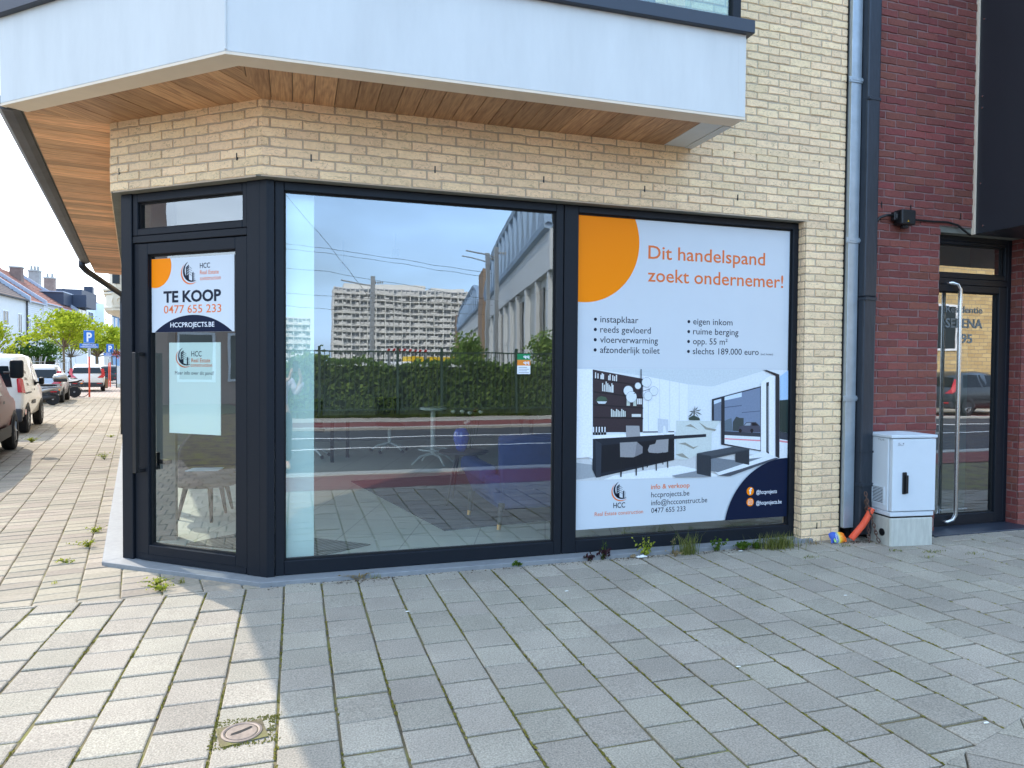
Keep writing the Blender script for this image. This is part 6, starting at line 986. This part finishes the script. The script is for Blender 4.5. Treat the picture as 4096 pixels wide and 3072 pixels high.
mb.build("stripes",m_rlamp,t); MB().box(3.1,-20.05,0,3.2,-19.95,1.93).box(4.4,-20.05,0,4.5,-19.95,1.93).build("support",m_galv,t)
t = thing("yellow_brick_building",(26,-16,0),"yellow brick building in sunshine, mirrored in the glass of the right door","building")
def ybrick():
    m = M("yellow_brick",C(205,178,124),.85,bump=.3,bs=20); n = m.node_tree; l = n.links.new; b = n.nodes["Principled BSDF"]; tc_ = n.nodes.new("ShaderNodeTexCoord"); mp_ = n.nodes.new("ShaderNodeMapping"); mp_.inputs[2].default_value = (R(90),0,0); bt = n.nodes.new("ShaderNodeTexBrick"); bt.inputs["Scale"].default_value = 1; bt.inputs["Brick Width"].default_value = .42; bt.inputs["Row Height"].default_value = .15; bt.inputs["Mortar Size"].default_value = .014
    bt.inputs["Color1"].default_value = C(214,186,130); bt.inputs["Color2"].default_value = C(190,160,108); bt.inputs["Mortar"].default_value = C(150,138,116); l(tc_.outputs["Object"],mp_.inputs[0]); l(mp_.outputs[0],bt.inputs["Vector"]); l(bt.outputs[0],b.inputs["Base Color"]); return m
MB().box(15.5,-18,-.05,48,-16.2,10).build("wall",ybrick(),t); MB().box(15.4,-16.2,4.6,48,-16.1,4.75).box(15.4,-16.2,7.6,48,-16.08,7.8).build("cornice",m_kerb,t)
for x in (19,23.5,28,32.5,37): f_ = lambda a,z,d=0: Vector((a,-16.2+d,z)); mb = MB(); ring(mb,f_,x,x+1.3,2.2,4.0,.08,.08,.08,.08,.004,.05); w_ = mb.build("window",v_wt,t); MB().bx(f_,x+.08,x+1.22,2.28,3.92,.006,.012).build("pane",m_cglass,w_)
V = hatch("parked_hatchback",0,0,"dark grey car with red tail lamps across the road, mirrored in the right door",C(60,66,70),metal=.4); V.location = (19.2,-12.3,0); V.rotation_euler = (0,0,R(-6))
# ---------------------------------------------------------------- interior things
m_velvet = M("blue_velvet",C(20,54,116),.75,var=.12,vs=12); m_brass = M("brass",C(190,150,90),.3,metal=1); m_wht = M("white_metal",C(214,222,218),.4)
def rugmat():
    m = M("rug_weave",C(64,72,84),.95); n = m.node_tree; l = n.links.new; b = n.nodes["Principled BSDF"]; t = n.nodes.new("ShaderNodeTexCoord"); mp = n.nodes.new("ShaderNodeMapping"); mp.inputs[3].default_value = (3,110,1); z = n.nodes.new("ShaderNodeTexNoise"); z.inputs["Scale"].default_value = 1; z.inputs["Detail"].default_value = 3
    c = n.nodes.new("ShaderNodeValToRGB"); c.color_ramp.elements[0].position = .35; c.color_ramp.elements[1].position = .65; c.color_ramp.elements[0].color = C(40,46,58); c.color_ramp.elements[1].color = C(92,98,108); l(t.outputs["Object"],mp.inputs[0]); l(mp.outputs[0],z.inputs["Vector"]); l(z.outputs[0],c.inputs[0]); l(c.outputs[0],b.inputs["Base Color"]); return m
tag(MB().prism([(1.19,.91),(3.5,1.25),(3.1,4.0),(.63,3.67)],.0285,.038).build("rug",rugmat()),"dark blue-grey striped rug on the tiled floor under the blue sofa","rug")
tag(MB().prism([(.12,.36),(.55,.61),(-.36,1.32),(-.8,1.0)],.0285,.036).build("door_mat",M("ribbed_mat",C(70,74,70),.9)),"ribbed dark entrance mat just inside the door","mat")
mb = MB()
for k in range(26):
    q = k/26; a = Vector((.12,.36,.0365)).lerp(Vector((-.8,1.0,.0365)),q); b = Vector((.55,.61,.0365)).lerp(Vector((-.36,1.32,.0365)),q); d = Vector((-.011,.008,0)); mb.add([a,b,b+d,a+d],[(0,1,2,3)])
mb.build("ribs",M("mat_rib",C(150,156,150),.8),bpy.data.objects["door_mat"])
sf = thing("sofa",(2.3,1.2,.03),"dark blue velvet sofa with slim black legs and brass feet, behind the main window","sofa")
MB().add([(1.62,.84,.20),(3.3,.84,.20),(3.3,1.62,.20),(1.62,1.62,.20),(1.50,.80,.50),(3.42,.80,.50),(3.42,1.66,.46),(1.50,1.66,.46)],[(0,3,2,1),(4,5,6,7),(0,1,5,4),(1,2,6,5),(2,3,7,6),(3,0,4,7)]).build("seat",m_velvet,sf,bevel=.05,seg=3,smooth=True)
MB().add([(1.66,.83,.19),(3.3,.83,.19),(3.28,1.0,.19),(1.68,1.0,.19),(1.60,.70,.84),(3.32,.70,.84),(3.30,.82,.84),(1.62,.82,.84)],[(0,3,2,1),(4,5,6,7),(0,1,5,4),(1,2,6,5),(2,3,7,6),(3,0,4,7)]).build("backrest",m_velvet,sf,bevel=.04,seg=3,smooth=True)
for x in (1.48,3.28): MB().box(x,.86,.42,x+.16,1.62,.57).build("armrest",m_velvet,sf,bevel=.05,seg=3,smooth=True)
for (x,y) in ((1.64,.80),(1.54,1.44),(3.26,.80),(3.32,1.44)): l_ = MB().tube([(x+.03,y+.04,.25),(x-.003,y-.002,.078)],.030,.020,n=10).build("leg",m_black,sf); MB().tube([(x-.003,y-.002,.078),(x-.012,y-.008,.038)],.0205,.017,n=10).build("brass_foot",m_brass,l_)
MB().box(2.38,.692,.46,2.386,.80,.82).build("back_seam",m_seal,sf)
tb = thing("side_table",(1.62,2.15,.03),"dark round side table with splayed thin legs behind the sofa","table"); MB().lathe((1.62,2.05,.53),[(.22,0),(.25,.012),(.25,.028),(.2,.03)],n=28).build("table_top",m_trim,tb)
for a in (100,220,340): MB().tube([(1.62+.12*math.cos(R(a)),2.05+.12*math.sin(R(a)),.53),(1.62+.27*math.cos(R(a)),2.05+.27*math.sin(R(a)),.04)],.014,.009,n=8).build("leg",m_black,tb)
va = thing("vase",(1.58,1.98,.56),"glossy cobalt blue vase on the dark side table","vase"); MB().lathe((1.58,1.98,.562),[(.035,0),(.055,.03),(.078,.12),(.080,.17),(.06,.215),(.05,.228),(.044,.228),(.05,.2)],n=28).build("vase_body",M("cobalt_glaze",C(60,84,190),.12,coat=.5),va,smooth=True)
fl = thing("flower_bunch",(1.70,2.08,.565),"bunch of white and dark red flowers on thin stems inside the window","flowers"); mb = MB(); mp_ = MB(); mr_ = MB()
for k in range(9):
    e = Vector((1.70+rnd.gauss(0,.13),2.08+rnd.gauss(0,.06),.80+rnd.uniform(.02,.18))); mb.tube([(1.70,2.08,.565),(1.70+(e.x-1.70)*.5,2.08,.70),e],.0022,n=5); (mp_ if k % 3 else mr_).lathe(e,[(.008,-.014),(.026,.0),(.02,.015),(.006,.02)],n=8)
mb.build("stems",m_leafd,fl); mp_.build("white_blooms",flat("petal_white",C(225,225,210)),fl); mr_.build("red_blooms",flat("petal_red",C(90,36,40)),fl)
def star(t,x,y,r_,zc,n=5,cast=True,mat=None):
    mb = MB()
    for k in range(n): a = 2*math.pi*k/n+.3; mb.tube([(x,y,zc),(x+r_*.6*math.cos(a),y+r_*.6*math.sin(a),zc-.03),(x+r_*math.cos(a),y+r_*math.sin(a),.06 if cast else .035)],.020,.012,n=6)
    mb.build("star_base",mat or m_wht,t)
    if cast:
        for k in range(n): a = 2*math.pi*k/n+.3; MB().lathe((x+r_*math.cos(a),y+r_*math.sin(a),.056),[(.026,-.018),(.026,.018)],n=10,axis='y').build("castor",m_trim,t)
stl = thing("bar_stool",(1.87,5.15,.03),"white pedestal bar stool with round seat and foot ring, middle of the shop floor","stool"); star(stl,1.87,5.0,.33,.17,4,False); MB().tube([(1.87,5.0,.15),(1.87,5.0,.80)],.034,n=12).build("column",m_wht,stl); MB().lathe((1.87,5.0,.80),[(.12,-.02),(.19,0),(.19,.025),(.17,.035)],n=28).build("seat",m_wht,stl); MB().tube([(1.87+.2*math.cos(2*math.pi*k/24),5.0+.2*math.sin(2*math.pi*k/24),.23) for k in range(25)],.012,n=6,cap=False).build("foot_ring",m_wht,stl)
for x,y,lb in ((1.45,6.5,"white office swivel chair nearer the stool, deep in the shop"),(.2,6.1,"white office swivel chair at the left behind the pale partition")):
    t = thing("office_chair",(x,y,.03),lb,"chair","office chairs at the back of the shop"); star(t,x,y,.30,.17); MB().tube([(x,y,.15),(x,y,.42)],.03,n=10).build("column",m_wht,t); MB().box(x-.22,y-.22,.42,x+.22,y+.22,.48).build("seat",m_trim,t,bevel=.03,seg=2); MB().box(x-.2,y+.2,.5,x+.2,y+.25,.9).build("backrest",m_trim,t,bevel=.03,seg=2)
dk = thing("desk",(1.0,6.6,.03),"long dark desk with slim legs at the back of the shop","desk"); MB().box(.3,5.4,.62,3.6,6.0,.66).build("desk_top",m_trim,dk)
for x,y in ((.5,5.45),(.75,5.95),(3.5,5.45),(3.5,5.95)): MB().box(x-.025,y-.025,.028,x+.025,y+.025,.62).build("leg",m_black,dk)
m_tub = M("taupe_felt",C(84,76,76),.9,var=.1,vs=20)
tc2 = thing("tub_chair",(-.78,2.02,.03),"taupe tub chair with dark rounded back and tapered wooden legs, seen through the door","chair"); MB().lathe((-.76,2.0,.33),[(.26,0),(.33,.03),(.345,.09),(.32,.13),(.2,.135)],n=28).build("seat",m_tub,tc2,smooth=True)
mb = MB(); v = []; n_ = 15
for k in range(n_):
    a = R(-40+190*k/(n_-1)); h = .46+.46*math.sin(math.pi*k/(n_-1))**.7; 
    for (q,z) in ((.34,.36),(.38,h*.75),(.37,h),(.31,h),(.30,h*.7),(.28,.42)): v.append((-.76+q*math.cos(a),2.02+q*math.sin(a),z+.03))
mb.add(v,[(i*6+j,i*6+(j+1)%6,(i+1)*6+(j+1)%6,(i+1)*6+j) for i in range(n_-1) for j in range(6)]+[tuple(range(6)),tuple(range((n_-1)*6,n_*6))]); mb.build("backrest",M("dark_felt",C(40,44,60),.9),tc2,smooth=True)
for (x,y) in ((-1.0,1.95),(-.70,1.75),(-.62,2.15),(-.58,2.35)): MB().tube([(-.76+(x+.76)*.7,2.0+(y-2.0)*.7,.34),(x,y,.03)],.024,.013,n=8).build("leg",M("dark_wood",C(70,60,54),.6),tc2)
tag(MB().prism([(-.93,1.88),(-.66,1.84),(-.62,2.02),(-.88,2.06)],.4675,.473).build("booklet",M("booklet_paper",C(190,205,215),.4)),"pale booklet lying on the seat of the tub chair","booklet")
for x,y,lb in ((.95,2.2,"small pendant lamp hanging on a wire, higher in the main window"),(.48,2.8,"small pendant lamp hanging on a wire, lower and farther left in the main window")):
    z = 2.50 if x > .9 else 2.42; t = thing("pendant_lamp",(x,y,z),lb,"lamp","pendant lamps"); MB().tube([(x,y,2.72),(x,y,z+.06)],.004,n=5).build("flex",m_black,t); MB().lathe((x,y,z),[(.03,.07),(.035,.02),(.034,0)],n=12).build("lamp_holder",m_trim,t)
# ---------------------------------------------------------------- weeds and litter
m_weed = leaf_mat("weed_green",C(64,92,34),C(104,124,52)); m_weedy = leaf_mat("yellow_green_weed",C(140,154,44),C(186,186,84)); m_dry = leaf_mat("dry_stalks",C(140,122,84),C(170,150,108)); m_purp = leaf_mat("purple_weed",C(58,40,48),C(86,60,62)); m_gr = leaf_mat("tuft_grass",C(84,100,42),C(156,154,92))  # second weed mix is a yellow-green leaf colour
def blades(mb,c,n,h,spread,lean=.8,w=.0028):
    for _ in range(n):
        a = rnd.uniform(0,6.28); o = Vector((rnd.gauss(0,spread*.35),rnd.gauss(0,spread*.18),0)); p = c+o; L_ = h*rnd.uniform(.45,1.1); d = Vector((math.cos(a),math.sin(a)*.7,0)); s = Vector((-d.y,d.x,0))*w; k = lean*rnd.uniform(.2,1)
        q1 = p+d*L_*.25*k+Vector((0,0,L_*.5)); q2 = p+d*L_*.8*k+Vector((0,0,L_*(1-.35*k))); mb.add([p-s,p+s,q1+s*.8,q1-s*.8,q2],[(0,1,2,3),(3,2,4)])
def stalks(mb,ml,c,n,h,spread,leafs=7,lw=.012):
    for _ in range(n):
        e = c+Vector((rnd.gauss(0,spread),rnd.gauss(0,spread*.4),h*rnd.uniform(.6,1))); m_ = c.lerp(e,.5)+Vector((rnd.gauss(0,.008),0,.01)); mb.tube([c,m_,e],.0016,.0009,n=4)
        for k in range(leafs):
            q = rnd.uniform(.15,1); leaves(ml,[(c.lerp(m_,q*2) if q < .5 else m_.lerp(e,q*2-1))+Vector((rnd.gauss(0,.012),rnd.gauss(0,.008),rnd.gauss(0,.006)))],lw*2)
def weed(x,y,kind,h,lab,n=6,spread=.03,mat=None,z=.0,grp="weeds along the shop front"):
    c = Vector((x,y,z)); t = thing("weed" if kind != "grass" else "grass_tuft",(x,y,z),lab,"weed" if kind != "grass" else "grass tuft",grp); mb = MB()
    if kind == "grass": blades(mb,c,n,h,spread); mb.build("blades",mat or m_gr,t)
    else:
        ml = MB(); stalks(mb,ml,c,n,h,spread,leafs={'leafy':9,'sparse':8}.get(kind,5),lw=.014 if kind == "leafy" else .008); mb.build("stems",m_dry if kind == "dry" else m_weed,t); ml.build("leaves",mat or m_weed,t)
weed(2.145,-.162,"leafy",.085,"dark purple leafy weed at the sill, leftmost pair under the poster",6,.035,m_purp); weed(2.05,-.160,"leafy",.05,"tiny dark purple seedling left of the taller purple weed",4,.02,m_purp)
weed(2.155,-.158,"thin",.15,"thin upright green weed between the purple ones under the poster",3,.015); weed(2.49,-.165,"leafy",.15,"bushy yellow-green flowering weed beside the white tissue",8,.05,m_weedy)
weed(2.72,-.165,"thin",.20,"tall thin seed-headed weed with pinkish stem under the poster",4,.03,m_dry); weed(2.83,-.20,"grass",.20,"loose tuft of long yellow-green grass under the middle of the poster",110,.10); weed(2.93,-.165,"grass",.27,"single very tall grass blade rising in front of the poster",3,.01)
weed(2.70,-.235,"dry",.05,"low dry straw-coloured weed in front of the long grass",8,.05,m_dry); weed(3.10,-.18,"leafy",.12,"low wiry weed between the long grass and the dandelion",6,.06); weed(3.32,-.20,"leafy",.06,"low dark green dandelion-like leaves by the right end of the sill",16,.05); weed(3.45,-.20,"leafy",.05,"second low patch of green leaves beside the big grass clump",10,.04); weed(3.60,-.22,"grass",.14,"big spreading clump of green grass by the brick pillar",330,.22)
weed(3.98,-.20,"grass",.06,"short dry grass at the outer end of the blue stone sill",22,.10,m_dry); weed(.40,-.165,"dry",.05,"withered grey-white weed against the sill under the main window",9,.07,m_dry); weed(.50,-.17,"grass",.05,"short dark grass beside the withered weed under the main window",16,.05); weed(1.50,-.158,"leafy",.035,"tiny bright green seedling at the sill under the main window",3,.018)
SG = "sunlit weeds in the side street paving"
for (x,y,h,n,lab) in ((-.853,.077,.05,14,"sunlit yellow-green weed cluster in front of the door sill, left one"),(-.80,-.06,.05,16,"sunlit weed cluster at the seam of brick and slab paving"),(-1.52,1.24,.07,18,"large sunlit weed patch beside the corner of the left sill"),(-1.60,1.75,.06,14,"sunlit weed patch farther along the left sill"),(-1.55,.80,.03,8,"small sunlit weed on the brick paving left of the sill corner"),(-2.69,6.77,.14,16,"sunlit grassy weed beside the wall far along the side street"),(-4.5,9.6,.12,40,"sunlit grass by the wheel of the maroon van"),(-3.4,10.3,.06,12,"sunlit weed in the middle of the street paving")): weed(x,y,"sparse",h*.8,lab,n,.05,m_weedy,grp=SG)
weed(-.698,.064,"grass",.06,"bright green grass tuft in front of the door, in the shadow edge",16,.03,grp=SG); weed(-1.463,.28,"grass",.03,"tiny grass tuft in the brick joint left of the door",10,.03,m_weedy,grp=SG)
for (x,y,lab) in ((4.172,-.323,"grass tuft in the paving in front of the drink pouch"),(4.445,-.55,"grass tuft in the joint left of the utility cabinet front"),(4.661,-.648,"grass tuft in the joint straight in front of the utility cabinet"),(4.744,-.66,"grass tuft touching the one in front of the cabinet, on its right"),(4.966,-.769,"grass tuft in the joint right of the utility cabinet front"),(4.526,-.769,"grass tuft nearest the viewer of those by the cabinet"),(3.663,-.527,"grass tuft in the paving in front of the big grass clump")): weed(x,y,"grass",.022,lab,26,.10,grp="grass tufts in paving joints")
mb = MB()                                        # crumbs of soil and dead leaves along the sill
for _ in range(900):
    x = rnd.choice((rnd.uniform(1.95,4.15),rnd.gauss(2.45,.12),rnd.gauss(3.5,.25),rnd.gauss(4.4,.12),rnd.gauss(.45,.12),rnd.uniform(-.2,2))); y = -.158-abs(rnd.gauss(0,.035)); y = y-.06 if x > 4.1 else y; s = rnd.uniform(.002,.007); a = rnd.uniform(0,6.28)
    mb.add([(x+s*math.cos(a+k*2.094)*1.5,y+s*math.sin(a+k*2.094),.001) for k in range(3)]+[(x,y,s*.8)],[(0,1,3),(1,2,3),(2,0,3)])
tag(mb.build("soil_crumbs",M("dry_soil",C(84,70,54),.95,isl=.35)),"dry soil crumbs and leaf bits along the sill","soil",kind="stuff")
mb = MB()                                        # moss cushions that fill the joints
for _ in range(11000):
    i = rnd.randint(-14,30); x = -.068+PW*i+rnd.gauss(0,.003); y = rnd.uniform(-3.2,-.18)
    if math.sin(y*5+i*1.7)+math.sin(y*13+i)*.6+rnd.gauss(0,.5) < .05: continue
    if cn.dot(Vector((x,y))) < cc: continue
    if x > 3.2 and rnd.random() < .75: continue
    s = rnd.uniform(.004,.0085); a = rnd.uniform(0,6.28); h = rnd.uniform(.0,.004)
    mb.add([(x+s*math.cos(a+k*2.094)*.8,y+s*math.sin(a+k*2.094)*2.2,-.003) for k in range(3)]+[(x,y,h)],[(0,1,3),(1,2,3),(2,0,3)])
for k in range(420):
    a = rnd.uniform(-.30,-.05) if k % 2 else rnd.uniform(-.30,-.06); y = rnd.choice((-1.885,-1.905,-2.075))+rnd.gauss(0,.008); x = a if k % 3 else rnd.choice((-.292,-.088))+rnd.gauss(0,.008); y = y if k % 3 else rnd.uniform(-2.08,-1.88); s = rnd.uniform(.002,.0045); mb.add([(x-s,y-s,.0005),(x+s,y-s,.0005),(x,y+s,.0005),(x,y,.005)],[(0,1,3),(1,2,3),(2,0,3)])
tag(mb.build("moss",leaf_mat("moss_green",C(112,112,50),C(160,150,80))),"yellow-green moss filling the joints of the concrete paving","moss",kind="stuff")
def scrap(nm,x,y,w,d,h,mat,label,cat):
    mb = MB(); nx = 9; v = []
    for i in range(nx):
        for j in range(5): q,r_ = i/(nx-1)-.5,j/4-.5; v.append((x+q*w+rnd.gauss(0,w*.02),y+r_*d*(1-abs(q)*.8)+rnd.gauss(0,d*.05),.006+h*max(0,1-4*r_*r_)*(1-3.2*q*q)*rnd.uniform(.4,1)))
    mb.add(v,[(i*5+j,(i+1)*5+j,(i+1)*5+j+1,i*5+j+1) for i in range(nx-1) for j in range(4)]); return tag(mb.build(nm,mat),label,cat)
m_tis = flat("tissue_white",C(226,226,220),.9)
scrap("tissue",2.45,-.185,.085,.035,.018,m_tis,"crumpled white tissue lying at the sill under the poster","tissue"); scrap("dead_leaf",2.39,-.165,.05,.035,.03,M("leaf_brown",C(120,104,78),.9),"curled brown dead leaf beside the white tissue","leaf"); scrap("petal",3.267,-.24,.04,.02,.006,m_tis,"white paper sliver beside the low green leaves","paper scrap")
for x,y,lab in ((1.985,-2.025,"white pebble-like scrap on the paving, nearest the viewer at right"),(2.617,-2.75,"white cigarette-like scrap near the angled paving cut at lower right"),(3.251,-1.324,"pale scrap on the paving in the right half"),(.61,-.86,"small white scrap on the paving below the main window"),(1.62,-.77,"small white scrap on a joint below the mullion")): scrap("paper_scrap",x,y,.024,.010,.005,m_tis,lab,"paper scrap")

# ---------------------------------------------------------------- house at the crossing on the left (seen mirrored in the door glass)
t = thing("corner_house",(-23,0,0),"brown-pink brick corner house across the side street, mirrored in the door glass","house"); f_ = lambda a,z,d=0: Vector((-23+d,a,z))
m_pb = M("pink_brick",C(176,146,132),.85,var=.08,vs=3,bump=.3,bs=30); MB().box(-33,-9,-.05,-23,-1.3,4.4).build("wall",m_pb,t); MB().box(-33,-1.3,-.05,-22.9,7.0,9.5).build("wall",m_pb,t); MB().box(-22.9,-9,3.1,-22.8,7.0,3.35).build("string_course",m_kerb,t)
for y in (-8.2,-6.4,-4.6,-2.9,.2,2.2,4.4):
    for z0,z1 in ((.8,2.6),(4.6,6.2)):
        if z0 > 4 and y < -2: continue
        f_ = lambda a,z,d=0: Vector(((-23 if y < -1.3 else -22.9)+d,a,z))
        mb = MB(); ring(mb,f_,y,y+1.3,z0,z1,.09,.09,.09,.09,.004,.06); w_ = mb.build("window",v_wt,t); MB().bx(f_,y+.09,y+1.21,z0+.09,z1-.09,.006,.012).build("pane",m_cglass,w_)

# ---------------------------------------------------------------- the person taking the picture (mirrored at the left edge of the main window)
def skin(name, chains, mat, parent, sub=1):
    """chains: lists of (point, radius); points that coincide are welded, so the surface is continuous"""
    idx = {}; V = []; Rr = []; E = []
    for c in chains:
        prev = None
        for p_, r_ in c:
            k = tuple(round(a, 4) for a in p_)
            if k not in idx: idx[k] = len(V); V.append(p_); Rr.append(r_)
            if prev is not None: E.append((prev, idx[k]))
            prev = idx[k]
    me = bpy.data.meshes.new(name); me.from_pydata(V, E, []); o = bpy.data.objects.new(name, me); S.collection.objects.link(o)
    o.modifiers.new("s", 'SKIN'); o.modifiers.new("b", 'SUBSURF').levels = sub
    for i, r_ in enumerate(Rr): me.skin_vertices[0].data[i].radius = (r_, r_)
    me.skin_vertices[0].data[0].use_root = True
    dg_ = bpy.context.evaluated_depsgraph_get(); m2 = bpy.data.meshes.new_from_object(o.evaluated_get(dg_)); bpy.data.objects.remove(o)
    m2.materials.clear(); m2.materials.append(mat); m2.polygons.foreach_set("use_smooth", [True]*len(m2.polygons)); m2.name = name
    o = bpy.data.objects.new(name, m2); S.collection.objects.link(o); o.parent = parent; WLOC[o.name] = Vector((0,0,0)); return o
pe = thing("person", (-.20,-5.13,0), "person in a lavender top and dark trousers holding up a phone, mirrored at the left edge of the window", "person")
pe["label"] = "person in lavender top and dark trousers holding up a phone, mirrored in the window"
ch_ = [[((0,0,.79),.085),((0,0,.92),.082),((0,.0,1.05),.095),((0,-.01,1.17),.09),((0,.0,1.26),.045),((0,.015,1.31),.047),((0,.03,1.38),.072),((0,.025,1.45),.068),((0,.015,1.49),.035)]]
for s in (-1,1):
    ch_.append([((0,0,.79),.085),((s*.085,0,.72),.075),((s*.09,.02,.42),.048),((s*.10,-.01,.08),.030),((s*.115,.07,.035),.026),((s*.12,.12,.03),.016)])
    ch_.append([((0,-.01,1.17),.09),((s*.15,-.01,1.19),.047),((s*.215,.03,1.02),.036),((.20+s*.075,.20,1.235),.024),((.20+s*.055,.245,1.31),.026)])
    pz = Vector((.20+s*.055,.245,1.31))
    for k,(dx,dz,ln) in enumerate(((-.004,.052,.030),(.0,.040,.034),(.0,.026,.033),(.004,.012,.026))):
        b_ = Vector((.20+s*(.058+dx),.262,1.31+dz)); ch_.append([(tuple(pz),.026),(tuple(b_),.0085),(tuple(b_+Vector((-s*.012,ln*.6,.004))),.0075),(tuple(b_+Vector((-s*.03,ln*.55,.006))),.006)])
    ch_.append([(tuple(pz),.026),((.20+s*.034,.262,1.335),.009),((.20+s*.022,.275,1.362),.007)])
m_skin = M("skin", C(206,164,140), .55)
skin("body", ch_, m_skin, pe)
top = [[((0,0,.80),.108),((0,0,.92),.102),((0,.0,1.05),.112),((0,-.01,1.17),.103),((0,.0,1.235),.056)]]
for s in (-1,1): top.append([((0,-.01,1.17),.103),((s*.15,-.01,1.19),.058),((s*.215,.03,1.02),.048),((.20+s*.09,.165,1.19),.038)])
skin("top", top, M("lavender_cloth", C(206,196,214), .85, var=.06, vs=9), pe)
tr = [[((0,0,.83),.10),((0,0,.77),.10)]]
for s in (-1,1): tr.append([((0,0,.77),.10),((s*.085,0,.70),.088),((s*.09,.02,.42),.066),((s*.10,-.005,.10),.052)])
skin("trousers", tr, M("dark_trousers", C(38,40,48), .85), pe)
for s in (-1,1): skin("shoe", [[((s*.10,-.025,.035),.034),((s*.108,.05,.033),.036),((s*.118,.125,.028),.028)]], M("beige_shoe", C(190,164,130), .7), pe)
skin("hair", [[((0,-.025,1.36),.062),((0,-.01,1.43),.074),((0,.012,1.475),.062)]], M("brown_hair", C(70,52,40), .7, var=.2, vs=60), pe)
for s in (-1,1): MB().lathe((pe.location.x+s*.028, -5.13+.099, 1.395), [(.011,-.006),(.011,.004),(.004,.007)], n=10, axis='y').build("eye", M("eye_white", C(220,220,215), .3), pe)
ph_ = thing("phone", (0,-4.83,1.36), "dark smartphone held up in the photographer's hands", "phone")
MB().box(-.036,-4.842,1.325,.036,-4.834,1.47).build("case", m_black, ph_, bevel=.004, seg=2); MB().box(-.031,-4.8435,1.332,.031,-4.8422,1.463).build("screen", m_cglass, ph_)
